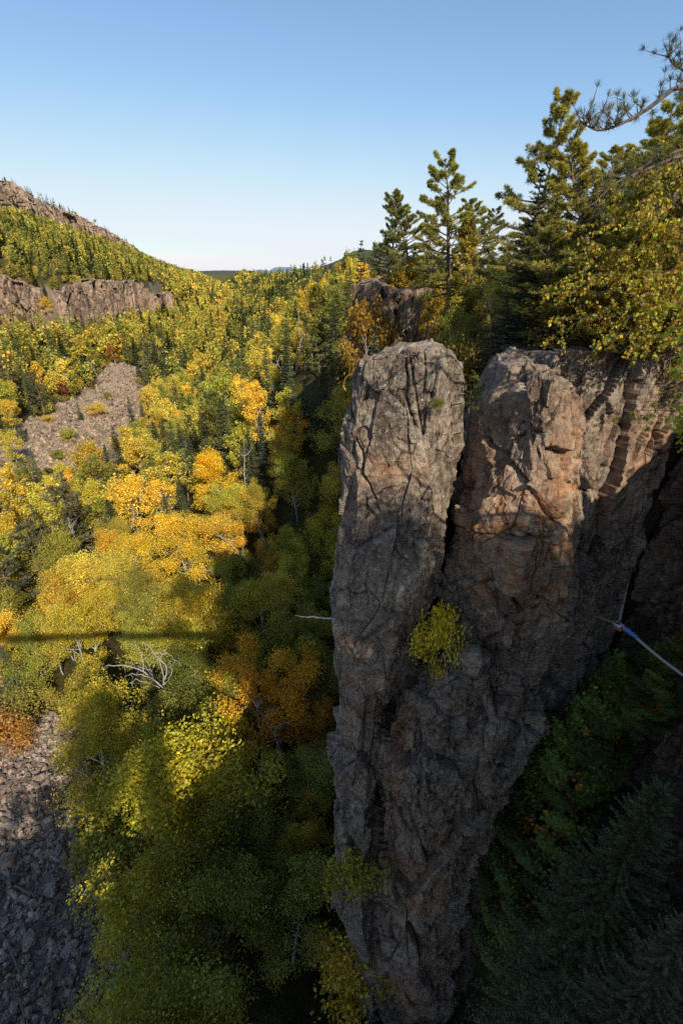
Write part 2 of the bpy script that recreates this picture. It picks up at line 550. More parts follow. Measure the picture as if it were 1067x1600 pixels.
def column(levels, ncols, nrows, ztop, name, parent, label, amp=1.0, tall=2.2, rust=None, mat='rock', cracks=(), caprings=34, zpow=1.0, lean=None):
    """levels: list of (z, [(x,y)*k]) corners in order around (counter-clockwise from above); ncols: columns per side"""
    zs = np.array([l[0] for l in levels]); polys = np.array([l[1] for l in levels], float)
    o = np.argsort(zs); zs, polys = zs[o], polys[o]
    k = polys.shape[1]
    zb = zs[0]

    def ring(z):
        return np.array([[np.interp(z, zs, polys[:, c, a]) for a in (0, 1)] for c in range(k)])
    s = np.linspace(0, 1, nrows) ** zpow           # 0 bottom .. 1 top
    P = []
    toppoly = ring(zs[-1])
    for si in s:
        rows = []
        zz = zb + si * (zs[-1] - zb)
        pl = ring(zz)
        for c in range(k):
            t = (np.arange(ncols[c]) / ncols[c])[:, None]
            rows.append(pl[c] * (1 - t) + pl[(c + 1) % k] * t)
        xy = np.concatenate(rows)
        xt = np.clip((zz - zb) / (zs[-1] - zb), 0, 1)
        zt = ztop(xy[:, 0], xy[:, 1])
        P.append(np.column_stack([xy, zb + xt * (zt - zb)]))
    P = np.array(P)
    last = P[-1]; cen = last[:, :2].mean(0)
    cap = []
    for i in range(1, caprings):
        f = 1 - i / (caprings - 1) * .985
        xy = cen + (last[:, :2] - cen) * f
        cap.append(np.column_stack([xy, ztop(xy[:, 0], xy[:, 1]) + .05 * min(i, 4) / 4]))
    P = np.concatenate([P, np.array(cap)])
    n = gridnormals(P, True)
    # smooth the normals across the rim so that displacement stays watertight
    for _ in range(6):
        n = (n + np.roll(n, 1, 1) + np.roll(n, -1, 1) + np.concatenate([n[:1], n[:-1]]) + np.concatenate([n[1:], n[-1:]])) / 5
    n /= np.linalg.norm(n, axis=2)[..., None] + 1e-9
    R, C = P.shape[:2]
    pf = P.reshape(-1, 3)
    d = rock_disp(pf, amp, tall)
    for pts, w, dep in cracks:                      # grooves following fracture lines seen on the front
        pts = np.array(pts, float)
        best = np.full(len(pf), 1e9)
        jit = fbm(pf * .9 + 40, 3) * .18
        for a, b in zip(pts[:-1], pts[1:]):
            e = b - a; wv = np.column_stack([pf[:, 0] + jit, pf[:, 2]]) - a
            t = np.clip((wv @ e) / (e @ e), 0, 1)
            best = np.minimum(best, np.hypot(*(wv - t[:, None] * e).T))
        front = pf[:, 1] < 16.6
        d -= dep * np.exp(-(best / w) ** 2) * front
    P = pf + n.reshape(-1, 3) * d[:, None]
    mb = MB(); mb.quads(P, gridq(R, C, True))
    rv = np.zeros(len(P))
    if rust is not None:
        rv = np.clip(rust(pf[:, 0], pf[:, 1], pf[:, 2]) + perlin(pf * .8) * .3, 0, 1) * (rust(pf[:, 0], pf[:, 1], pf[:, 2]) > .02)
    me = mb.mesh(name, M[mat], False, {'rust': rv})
    o = link(name, me, parent)
    if label:
        o['label'] = label
    return o


def X(px, py, y):
    p = aty(px, py, y); return p[0], p[2]


def prof(lst, y):
    a = np.array([X(px, py, y) for px, py in lst]); return a[:, 0], a[:, 1]      # x, z


def gauss(x, z, cx, cz, wx, wz):
    return np.exp(-((x - cx) / wx) ** 2 - ((z - cz) / wz) ** 2)


def build_pillar():
    root = thing('rock_pillar', 'tall lichen-speckled brown rock pillar split into two columns, standing free at the gorge rim', 'rock pillar', (4, 16, -46))
    root_inv = -np.array([4, 16, -46.0])

    def fix(o):
        o.location = root_inv
    # ---- left column
    lx, lz = prof([(556, 560), (546, 590), (531, 650), (547, 715), (549, 740), (547, 800), (540, 870), (526, 930), (517, 985), (525, 1015), (528, 1100), (530, 1200), (530, 1290), (520, 1380),
                   (527, 1430), (556, 1500), (568, 1600)], 15.4)
    rx, rz = prof([(735, 600), (740, 650), (733, 690), (717, 760), (706, 850), (697, 920), (660, 1000), (618, 1085), (604, 1130), (596, 1200), (592, 1300), (590, 1450), (592, 1600)], 15.4)
    zl = np.array([-1.9, -3, -4, -5, -6.2, -7, -8, -9.5, -11, -12.5, -14, -17, -20, -24, -28, -31, -35, -40, -46, -52])
    lev = []
    for z in zl:
        L = np.interp(-z, -lz, lx); R = np.interp(-z, -rz, rx)
        w = R - L
        fm = .70 if z > -10 else .6
        lev.append((z, [(L + .35, 18.4), (L - .05, 16.6), (L + .06 * w, 15.45), (L + .35 * w, 15.0), (L + fm * w, 14.75), (R - .02 * w, 16.1), (R - .2, 18.4)]))
    topx, topz = prof([(545, 580), (556, 566), (575, 556), (640, 543), (690, 545), (715, 556), (735, 590), (742, 610)], 15.4)

    def ztopA(x, y):
        return np.interp(x, topx, topz) - .10 * np.maximum(y - 15.5, 0) + .12 * perlin(np.column_stack([x * 1.5, y * 1.5, 0 * x]))

    def cr(pts):
        return [X(px, py, 15.0) for px, py in pts]
    fix(column(lev, [10, 34, 46, 66, 60, 20, 12], 620, ztopA, 'rock_column', root, 'broad flat-topped left rock column', .62, 2.4,
               lambda x, y, z: .5 * gauss(x, z, 1.5, -6, 1.2, .7) + .35 * gauss(x, z, .6, -16, 1.0, 4) + .5 * gauss(x, z, .9, -44, 1.2, 6),
               cracks=[(cr([(633, 553), (630, 620), (648, 665)]), .05, .16), (cr([(548, 690), (575, 760), (590, 800)]), .05, .16), (cr([(677, 560), (674, 600), (676, 640)]), .05, .08),
                       (cr([(640, 800), (610, 960), (560, 1010)]), .08, .15)], zpow=.62))
    # ---- right column
    lx2, lz2 = prof([(803, 590), (778, 660), (756, 720), (742, 780), (731, 860), (724, 950), (722, 1050), (700, 1200), (650, 1350), (640, 1600)], 15.0)
    rx2, rz2 = prof([(908, 600), (922, 625), (928, 680), (926, 760), (916, 840), (905, 900), (893, 960), (880, 1010), (862, 1070), (850, 1110), (838, 1170), (822, 1220), (790, 1262), (768, 1290),
                     (748, 1330), (722, 1400), (718, 1480), (715, 1600)], 15.8)
    lev = []
    for z in zl:
        L = np.interp(-z, -lz2, lx2); R = np.interp(-z, -rz2, rx2); w = R - L
        fr = .30 if z > -13 else .42
        yf = 13.9 if z > -11 else (14.4 if z > -13 else 14.9)
        lev.append((z, [(L + .2, 18.6), (L - .0, 16.2), (L + .12 * w, 15.0), (L + fr * w, yf), (L + (fr + .22) * w, yf + .35), (R, 15.9), (R - .2, 18.6)]))
    tx2, tz2 = prof([(768, 690), (785, 655), (835, 586), (850, 583), (885, 594), (912, 614), (930, 648)], 14.8)

    def ztopB(x, y):
        return np.interp(x, tx2, tz2) - .12 * np.maximum(y - 15.0, 0) + .1 * perlin(np.column_stack([x * 1.5, y * 1.5, 0 * x + 4]))
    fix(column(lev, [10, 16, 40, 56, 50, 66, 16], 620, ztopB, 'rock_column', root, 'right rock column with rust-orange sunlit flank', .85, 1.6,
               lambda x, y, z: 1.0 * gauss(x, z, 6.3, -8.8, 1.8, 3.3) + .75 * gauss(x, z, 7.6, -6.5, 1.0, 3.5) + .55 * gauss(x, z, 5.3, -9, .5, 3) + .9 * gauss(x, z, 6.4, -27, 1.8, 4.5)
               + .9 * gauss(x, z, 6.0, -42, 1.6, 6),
               cracks=[(cr([(775, 690), (840, 790), (860, 800)]), .07, .3), (cr([(770, 880), (815, 955), (850, 925)]), .08, .35), (cr([(855, 800), (840, 860), (825, 950)]), .06, .22),
                       (cr([(790, 960), (770, 1010), (775, 1060)]), .09, .35)], zpow=.62))
    # ---- lower buttress between them
    lx3, lz3 = prof([(742, 935), (734, 965), (716, 1000), (690, 1040), (640, 1095), (606, 1140), (598, 1200), (594, 1300), (592, 1450), (594, 1600)], 14.8)
    rx3, rz3 = prof([(735, 930), (760, 980), (775, 1040), (770, 1120), (765, 1200), (745, 1290), (715, 1380), (706, 1600)], 14.8)
    lev = []
    for z in [-13.8, -14.2, -15, -16, -18, -20, -24, -28, -32, -38, -44, -52]:
        L = np.interp(-z, -lz3, lx3); R = np.interp(-z, -rz3, rx3); w = R - L
        lev.append((z, [(L + .1, 17.6), (L, 15.7), (L + .15 * w, 14.9), (L + .45 * w, 14.45), (L + .7 * w, 14.6), (R, 15.5), (R - .1, 17.6)]))

    def ztopC(x, y):
        return -13.6 - 1.3 * (y - 14.5) + .15 * perlin(np.column_stack([x * 2, y * 2, 0 * x + 2]))
    fix(column(lev, [8, 24, 36, 50, 46, 34, 8], 460, ztopC, 'buttress', root, 'rust-streaked lower buttress below the joint of the two columns', .9, 2.4,
               lambda x, y, z: .9 * gauss(x, z, 2.6, -22, .6, 7) + .95 * gauss(x, z, 4.4, -30, 1.5, 4.5) + .9 * gauss(x, z, 4.6, -43, 1.6, 5),
               cracks=[(cr([(640, 1110), (660, 1180), (650, 1250)]), .09, .3), (cr([(728, 1030), (726, 1180)]), .08, .3), (cr([(610, 1180), (600, 1330), (615, 1450)]), .1, .3)], zpow=.62))
    # ---- block wedged behind, between the two tops
    bx, bz = prof([(765, 655), (775, 615), (792, 574), (820, 564), (845, 576)], 16.6)

    def ztopD(x, y):
        return np.interp(x, bx, bz) - .06 * (y - 16.5) + .05 * perlin(np.column_stack([x * 2, y * 2, 0 * x + 8]))
    lev = []
    for z in (-2.2, -3.2, -4.2, -6, -9, -13, -18):
        a = X(763, 640, 16.6)[0]; b = X(850, 600, 16.6)[0]
        sh = .25 if z < -4.3 else 0
        lev.append((z, [(a + .2, 18.6), (a + sh * 1.6, 17.0), (a + .5 + sh * 1.6, 16.3 + sh * 3), (b - .4, 16.2 + sh * 3), (b + .3, 17.0 + sh * 2), (b, 18.6)]))
    fix(column(lev, [8, 16, 24, 36, 16, 8], 170, ztopD, 'cap_block', root, 'lichen-green angular block wedged between the two column tops', .45, 1.2, mat='rock', zpow=.6))


build_pillar()


def ribbon(name, path, ztop, zbot, step, rows, label=None, cat=None, parent=None, amp=1.0, cell=(1.3, 1.3, 7), mat='rock_deep', rustf=None, zpow=1.0, inset=2.5, lip=.9, smoothpath=3, batter=.0, seed=0):
    """a cliff face along a plan path (the rock is on the right hand of the path), its top lip turned inward"""
    path = np.array(path, float)
    seg = np.hypot(*np.diff(path, axis=0).T); s = np.concatenate([[0], np.cumsum(seg)])
    u = np.linspace(0, s[-1], int(s[-1] / step) + 2)
    xy = np.column_stack([np.interp(u, s, path[:, 0]), np.interp(u, s, path[:, 1])])
    for _ in range(smoothpath):
        xy[1:-1] = (xy[:-2] + xy[1:-1] * 2 + xy[2:]) / 4
    d = np.gradient(xy, axis=0); d /= np.linalg.norm(d, axis=1)[:, None] + 1e-9
    nrm = np.column_stack([-d[:, 1], d[:, 0]])                # left of travel = outward
    zt = ztop(xy) if callable(ztop) else np.full(len(xy), float(ztop))
    zb = zbot(xy) if callable(zbot) else np.full(len(xy), float(zbot))
    P = []
    for f in np.linspace(0, 1, rows) ** zpow:
        P.append(np.column_stack([xy + nrm * (batter * (1 - f)), zb + (zt - zb) * f]))
    for i in range(1, 9):
        P.append(np.column_stack([xy - nrm * inset * i / 8, zt + lip * .12 * min(i, 2) - max(i - 4, 0) * .12 * lip]))
    P = np.array(P)
    n = np.concatenate([np.repeat(np.column_stack([nrm, 0 * u])[None], rows, 0),
                        np.repeat(np.column_stack([nrm * .25, 0 * u + .97])[None], 8, 0)])
    for _ in range(3):
        n = (n + np.concatenate([n[:1], n[:-1]]) + np.concatenate([n[1:], n[-1:]])) / 3
    pf = P.reshape(-1, 3)
    q = pf + seed * 31.0
    dd = fracture(q, cell, amp * 1.0, 1 + seed, .15, 1.1, .10, .04) + fracture(q, tuple(np.array(cell) * .38), amp * .40, 2, .2, 1.2, .1, .05) + fracture(q, tuple(np.array(cell) * .14), amp * .14, 3, .2, 1.2) + fbm(q / cell[0] * 2.0, 3, .5) * .1 * amp
    dd = dd.reshape(P.shape[:2]); dd[rows:] *= .25; dd[rows - 6:rows] *= np.linspace(1, .3, 6)[:, None]; dd = dd.ravel()
    P = pf + n.reshape(-1, 3) * dd[:, None]
    mb = MB(); mb.quads(P, gridq(rows + 8, len(u))[:, ::-1])
    rv = np.zeros(len(P)) if rustf is None else np.clip(rustf(pf), 0, 1)
    o = link(name, mb.mesh(name, M[mat], False, {'rust': rv}), parent)
    if label:
        tag(o, label, cat)
    else:
        structure(o)
    return o


def build_cliffs():
    # slab right behind the pillar, dappled at its right end
    zt = lambda xy: np.interp(xy[:, 0], [6, 7, 8, 12, 13.5], [-3.2, -2.65, -2.5, -2.45, -3.1])
    ribbon('rock_slab', [(13.9, 21), (13.3, 18.6), (9.8, 17.6), (7.5, 17.8), (6.9, 19.0), (6.9, 23.5)], zt, -40, .075, 330, 'wide rock slab joining the rim behind the right column', 'rock slab', lip=0,
           amp=.5, cell=(2.0, 2.0, 4.5), mat='rock', zpow=.6, rustf=lambda p: .7 * gauss(p[:, 0], p[:, 2], 12, -6.5, 1.6, 3))
    # wall in the recess and under the near rim
    ribbon('cliff', [(9.4, -7), (9.5, 1.5), (12.7, 5), (12.8, 9.2), (14.6, 11.3), (15.2, 14.5), (14.3, 19.5)], -2.3, -46, .14, 260, amp=.9, cell=(1.7, 1.7, 5), mat='rock_deep', zpow=.65,
           rustf=lambda p: .9 * gauss(p[:, 1], p[:, 2], 15, -7, 3.5, 5), inset=3)
    ribbon('cliff', [(4.0, 19.2), (4.2, 23.5), (10.8, 27.6), (11.5, 46)], lambda xy: -2.2 - 4.4 * (1 - smooth(6.5, 8.0, xy[:, 0])), -40, .25, 90, amp=.8, cell=(1.6, 1.6, 5), mat='rock_deep', inset=3)
    # columnar promontory further along the rim
    zt = lambda xy: np.interp(xy[:, 0], [1.5, 3, 5, 8, 12], [-1.2, -.9, -1.5, -1.1, -2.4])
    ribbon('rock_outcrop', [(11.4, 45.8), (8.5, 46.6), (5.6, 46.9), (2.6, 47.2), (1.9, 49), (2.2, 62), (5, 72)], zt, -36, .16, 190,
           'dark columnar rock outcrop under the rim pines', 'rock outcrop', amp=.9, cell=(1.5, 1.5, 9), mat='rock_deep', inset=4)
    # cliffs of the left valley wall
    zt = lambda xy: np.interp(xy[:, 0], [-175, -160, -150, -140, -132], [1, 2, -1, -4, -9]) + 3.6 * perlin(np.column_stack([xy / 4.5, 0 * xy[:, 0]]))
    ribbon('cliff_face', [(-133.5, 239), (-152, 231), (-160, 180), (-165, 150)], zt, -27, .5, 90, 'broken grey cliff nearest on the left valley side', 'cliff', amp=3.0, cell=(5, 5, 26),
           mat='far_rock', inset=8, seed=1)
    zt = lambda xy: np.interp(xy[:, 1], [238, 246, 252, 290, 305, 318, 330], [-9, -5, -4, -5, -5, -10, -15]) + 3.6 * perlin(np.column_stack([xy / 4.5, 0 * xy[:, 0] + 3]))
    ribbon('cliff_face', [(-114.5, 332), (-116.5, 290), (-116, 252), (-124, 243.5), (-130, 240)], zt, -31, .5, 100, 'columnar cliff with a pale streak above the open talus patch', 'cliff', amp=3.0, cell=(5, 5, 30),
           mat='far_rock', inset=8, seed=2)
    zt = lambda xy: -13 + 2.2 * perlin(np.column_stack([xy / 8.0, 0 * xy[:, 0] + 3]))
    ribbon('cliff_face', [(-124, 385), (-115, 352), (-116, 340)], zt, -27, .6, 60, 'small narrow cliff, farthest of the three on the left slope', 'cliff', amp=2.2, cell=(4, 4, 22), mat='far_rock', inset=8, seed=3)

    # cliff band along the crest of the high left hill
    ys = np.linspace(1080, 300, 60); pts, zt_, zb_ = [], [], []
    for yy in ys:
        xs = np.linspace(-560, -100, 400); z_, l_, r_, u_ = height(xs, np.full(400, yy), True)
        k = np.argmin(np.abs(u_ - .86) + (l_ < 0) * 9); kt = np.argmin(np.abs(u_ - .96) + (l_ < 0) * 9); kb = np.argmin(np.abs(u_ - .76) + (l_ < 0) * 9)
        pts.append((xs[k] + 3, yy)); zt_.append(z_[kt] - 4); zb_.append(z_[kb] - 3)
    py_ = np.array(pts)[:, 1][::-1]
    nz = lambda xy: perlin(np.column_stack([xy / 40.0, 0 * xy[:, 0]]))
    ribbon('cliff', pts, lambda xy: np.interp(xy[:, 1], py_, zt_[::-1]) + 2.5 * nz(xy) - 14 * np.clip(perlin(np.column_stack([xy / 90.0, 0 * xy[:, 0] + 5])) - .12, 0, 1), lambda xy: np.interp(xy[:, 1], py_, zb_[::-1]), 1.3, 44, amp=7, cell=(11, 11, 60), mat='far_rock',
           inset=14, batter=9, seed=5)


build_cliffs()


# ------------------------------------------------------------------ far hills
def far_hill(pts, y, depth, col, name):
    """flat-topped hill standing far beyond the valley; pts = skyline pixels at distance y"""
    P = np.array([aty(px, py, y) for px, py in pts])
    n = 80
    u = np.linspace(0, 1, n); s = np.linspace(0, 1, len(P))
    x = np.interp(u, s, P[:, 0]); z = np.interp(u, s, P[:, 2])
    z = z + fbm(np.column_stack([x / y * 90, 0 * x, 0 * x + y]), 4) * y * .0009
    rows = []
    for f, dy in ((0, -depth), (.45, -depth * .35), (.75, -depth * .22), (1, -depth * .1), (1, depth), (0, depth * 1.3)):
        rows.append(np.column_stack([x + (x - x.mean()) * (.15 if dy < 0 else 0) * (1 - f), 0 * x + y + dy, -8 + (z + 8) * f]))
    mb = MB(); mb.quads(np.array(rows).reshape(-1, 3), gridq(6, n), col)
    m = plain(name + '_forest_haze', col, .95, 0, tuple(k * .75 for k in col), .02)  # on the blue hills this colour has distance haze painted in
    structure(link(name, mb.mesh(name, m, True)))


far_hill([(385, 431), (396, 424), (402, 421.5), (408, 422), (414, 428), (422, 430)], 5200, 500, (.25, .33, .42), 'hill')  # mesa blue is aerial haze put into the colour
far_hill([(416, 430), (424, 422), (430, 418), (440, 417), (455, 418), (470, 420), (500, 428)], 4600, 500, (.20, .28, .36), 'hill')  # blue again from haze painted into the hill colour
far_hill([(470, 425), (505, 416), (535, 404), (550, 394), (562, 390), (580, 391), (620, 398), (700, 410)], 1900, 200, (.055, .07, .045), 'hill')
far_hill([(250, 428), (300, 424), (340, 422.5), (385, 423), (400, 427), (410, 431)], 2300, 200, (.075, .085, .04), 'hill')


# ------------------------------------------------------------------ trees
def unit(v):
    return v / (np.linalg.norm(v, axis=-1, keepdims=True) + 1e-9)


def rdir(n, r, up=0.0):
    v = r.normal(size=(n, 3)); v[:, 2] += up
    return unit(v)


def leafaxes(n, r, up=.5):
    nr = rdir(n, r, up)
    u = unit(np.cross(nr, rdir(n, r)))
    return u, np.cross(nr, u)


def jitter_col(n, r, v=.25, hue=.18):
    b = 1 + r.uniform(-v, v, n); h = r.normal(0, hue, n)
    return np.column_stack([b * (1 + h), b, b * (1 - .5 * np.abs(h))])


def curve(p0, d0, length, n, r, wob=.12, bend=(0, 0, .3)):
    pts = [np.array(p0, float)]; d = np.array(d0, float)
    for i in range(n - 1):
        d = unit(d + r.normal(0, wob, 3) + np.array(bend) / n)
        pts.append(pts[-1] + d * length / (n - 1))
    return np.array(pts)


def decid(seed, H, R, n_limb, n_leaf, ls, base=.25, top=1.0, spread=.15, stems=1, wide=.5, tr=.014):
    """trunk builder and crown builder of a broadleaf tree, foot at the origin"""
    r = np.random.RandomState(seed)
    T, Cn = MB(), MB()
    clusters = []
    for s in range(stems):
        d0 = unit(np.array([r.normal(0, .12 + .12 * (stems > 1)), r.normal(0, .12 + .12 * (stems > 1)), 1]))
        tp = curve((r.normal(0, .15) * (stems > 1), r.normal(0, .15) * (stems > 1), -.4), d0, H * r.uniform(.86, 1), 9, r, .07, (0, 0, .25))
        T.tube(tp, np.linspace(tr * H, tr * H * .15, 9), 6)
        for k in range(n_limb // stems):
            h = base + (1 - base) * (k + r.rand()) / (n_limb // stems) * .96
            i = min(h * 8, 7.99); a = int(i); p = tp[a] * (1 - i + a) + tp[a + 1] * (i - a)
            az = k * 2.4 + r.normal(0, .4)
            hh = (h - base) / (1 - base)
            prof_ = (np.sin(np.pi * min(hh * .85 + .15, 1)) ** .7) * .9 + .18
            ln = R * prof_ * r.uniform(.75, 1.2)
            el = r.uniform(.25, .75) + .5 * hh
            d = np.array([math.cos(az) * math.cos(el), math.sin(az) * math.cos(el), math.sin(el)])
            lp = curve(p, d, ln, 5, r, .14, (0, 0, .1))
            rr = tr * H * (1 - h) * .5 + .018
            T.tube(lp, np.linspace(rr, rr * .25, 5), 4)
            for j in range(5):
                f = r.uniform(.35, 1) * 4; b = min(int(f), 3)
                q = lp[b] * (1 - f + b) + lp[b + 1] * (f - b)
                dd = unit(d * .6 + r.normal(0, .6, 3) + np.array([0, 0, .2]))
                sp = curve(q, dd, ln * r.uniform(.25, .5), 3, r, .2)
                T.tube(sp, [rr * .3, rr * .2, .006], 3)
                clusters += [sp[-1], sp[1]]
            clusters.append(lp[-1])
        clusters.append(tp[-1]); clusters.append(tp[-2])
    cl = np.array(clusters)
    cb = r.uniform(.72, 1.2, len(cl)); ch = r.normal(0, .06, len(cl))
    w = r.uniform(.4, 1.4, len(cl)); w /= w.sum()
    idx = r.choice(len(cl), n_leaf, p=w)
    off = r.normal(size=(n_leaf, 3)); off *= (r.rand(n_leaf, 1) ** .33) / np.linalg.norm(off, axis=1)[:, None] * 2.0
    pos = cl[idx] + off * R * spread * np.array([1, 1, .75])
    ok = pos[:, 2] > .3
    pos = pos[ok]; idx = idx[ok]; n = len(pos)
    u, v = leafaxes(n, r, .7)
    c = jitter_col(n, r, .22, .07) * cb[idx][:, None]
    c[:, 0] *= 1 + ch[idx]
    c[r.rand(n) < .16] *= np.array([1.6, 1.45, 1.0])
    sz = ls * r.uniform(.65, 1.25, n)
    Cn.leaves(pos, u, v, sz, sz * .62, c)
    return T, Cn


def spruce(seed, H, R, lev, per, segs, nw=.5, ragged=.15, base=.06, droop=.25, dead=0):
    r = np.random.RandomState(seed)
    T, Cn = MB(), MB()
    tp = np.array([[r.normal(0, .02) * H * .2, r.normal(0, .02) * H * .2, z] for z in np.linspace(-.4, H, 7)])
    tp[0, :2] = 0
    T.tube(tp, np.linspace(.013 * H + .03, .012, 7), 6)
    c, u, v, a, b, col = [], [], [], [], [], []
    for k in range(lev):
        h = base + (1 - base) * ((k + .5 * r.rand()) / lev) ** .92
        if h > .985:
            continue
        L0 = R * ((1 - h) ** .82) * (1 - .55 * math.exp(-h * 18)) + .06 * R
        axis = np.array([np.interp(h * H, tp[:, 2], tp[:, 0]), np.interp(h * H, tp[:, 2], tp[:, 1]), h * H])
        for j in range(per):
            az = j * 2 * math.pi / per + k * 1.3 + r.normal(0, .25)
            ln = L0 * r.uniform(1 - ragged * 2.2, 1 + ragged)
            el = -droop + .75 * h * droop * 3 + r.normal(0, .1)
            d = np.array([math.cos(az) * math.cos(el), math.sin(az) * math.cos(el), math.sin(el)])
            side = np.array([-math.sin(az), math.cos(az), 0])
            bb = r.uniform(.7, 1.25)
            bp = np.array([axis, axis + d * ln * .55, axis + d * ln + np.array([0, 0, .10 * ln])])
            if ln > R * .25:
                T.tube(bp, [.02 * H / 8, .012 * H / 8, .004], 3)
            if dead and r.rand() < dead * (1 - h):
                continue
            for s in range(segs):
                f = (s + r.rand()) / segs
                f = .12 + .88 * f
                p = axis + d * ln * f + np.array([0, 0, .10 * ln * f * f])
                wl = nw * (.55 + .45 * (1 - f)) * (ln / R * .7 + .3)
                for sg in (-1, 1):
                    dd = unit(d * .75 + side * sg * r.uniform(.4, 1.1) + np.array([0, 0, r.normal(-.12, .2)]))
                    c.append(p + dd * wl * .5); u.append(dd)
                    nn = unit(np.array([0, 0, 1]) + r.normal(0, .45, 3))
                    v.append(unit(np.cross(nn, dd))); a.append(wl * .62); b.append(wl * .24)
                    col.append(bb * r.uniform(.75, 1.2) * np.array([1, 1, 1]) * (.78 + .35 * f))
    # leader
    for s in range(8):
        z = H * (.95 + .05 * s / 8); d = rdir(1, r, .9)[0]
        c.append(np.array([tp[-1, 0], tp[-1, 1], z])); u.append(d); v.append(unit(np.cross(d, r.normal(size=3)))); a.append(nw * .45); b.append(nw * .13); col.append(np.ones(3) * 1.1)
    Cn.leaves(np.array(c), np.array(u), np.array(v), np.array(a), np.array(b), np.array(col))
    return T, Cn


def tuft(Cn, p, d, n, ln, w, r, col, spread=.75):
    """a brush of needles"""
    dd = unit(d + r.normal(0, spread, (n, 3)))
    c = p + dd * ln * .5
    v = unit(np.cross(dd, rdir(n, r)))
    k = jitter_col(n, r, .25, .08) * col
    Cn.leaves(c, dd, v, ln * .5 * r.uniform(.7, 1.2, n), w, k)


def pine(seed, H, R, nb, ntuft, nneedle, ln=.28, w=.02, base=.35, flat=.35, top=.5, lean=.05, dead=4):
    r = np.random.RandomState(seed)
    T, Cn = MB(), MB()
    tp = curve((0, 0, -.4), unit(np.array([r.normal(0, lean), r.normal(0, lean), 1])), H, 10, r, .04, (0, 0, .1))
    T.tube(tp, np.linspace(.016 * H + .03, .02, 10), 7)
    for k in range(dead):
        h = r.uniform(.12, base + .1) * 9; a = int(h)
        p = tp[a] * (1 - h + a) + tp[a + 1] * (h - a); az = r.uniform(0, 6.3)
        T.tube(curve(p, (math.cos(az), math.sin(az), r.uniform(-.2, .3)), R * r.uniform(.3, .7), 4, r, .2, (0, 0, -.3)), [.022, .016, .01, .004], 3)
    for k in range(nb):
        h = base + (1 - base) * ((k + r.rand() * .8) / nb)
        i = min(h * 9, 8.99); a = int(i); p = tp[a] * (1 - i + a) + tp[a + 1] * (i - a)
        az = k * 2.4 + r.normal(0, .5)
        hh = (h - base) / (1 - base)
        ln_b = R * (1.0 - hh ** 1.6 * (1 - .22)) * r.uniform(.55, 1.15) * (.6 + .4 * min(1, hh * 4))
        el = -.08 + .75 * hh + r.normal(0, .13)
        d = np.array([math.cos(az) * math.cos(el), math.sin(az) * math.cos(el), math.sin(el)])
        bp = curve(p, d, ln_b, 6, r, .10, (0, 0, .35))
        rr = .006 * H * (1 - hh) + .014
        T.tube(bp, np.linspace(rr, rr * .25, 6), 4)
        side = np.array([-math.sin(az), math.cos(az), 0])
        bb = r.uniform(.72, 1.22)
        for j in range(ntuft):
            f = r.uniform(.3, 1.0) ** .8 * 5; b = min(int(f), 4)
            q = bp[b] * (1 - f + b) + bp[b + 1] * (f - b)
            sd = unit(d * .6 + side * r.uniform(-1.1, 1.1) + np.array([0, 0, r.uniform(0, .5)]))
            sl = ln_b * r.uniform(.08, .34) * (1.25 - f / 6)
            e = q + sd * sl * np.array([1, 1, flat + .4])
            T.tube(np.array([q, (q + e) / 2 + r.normal(0, .02, 3), e]), [rr * .3, rr * .22, .004], 3)
            tuft(Cn, e, unit(sd + np.array([0, 0, .45])), nneedle, ln, w, r, bb * r.uniform(.8, 1.2), .7)
    tuft(Cn, tp[-1], np.array([0, 0, 1.0]), nneedle * 2, ln * 1.2, w, r, 1.1, .5)
    return T, Cn


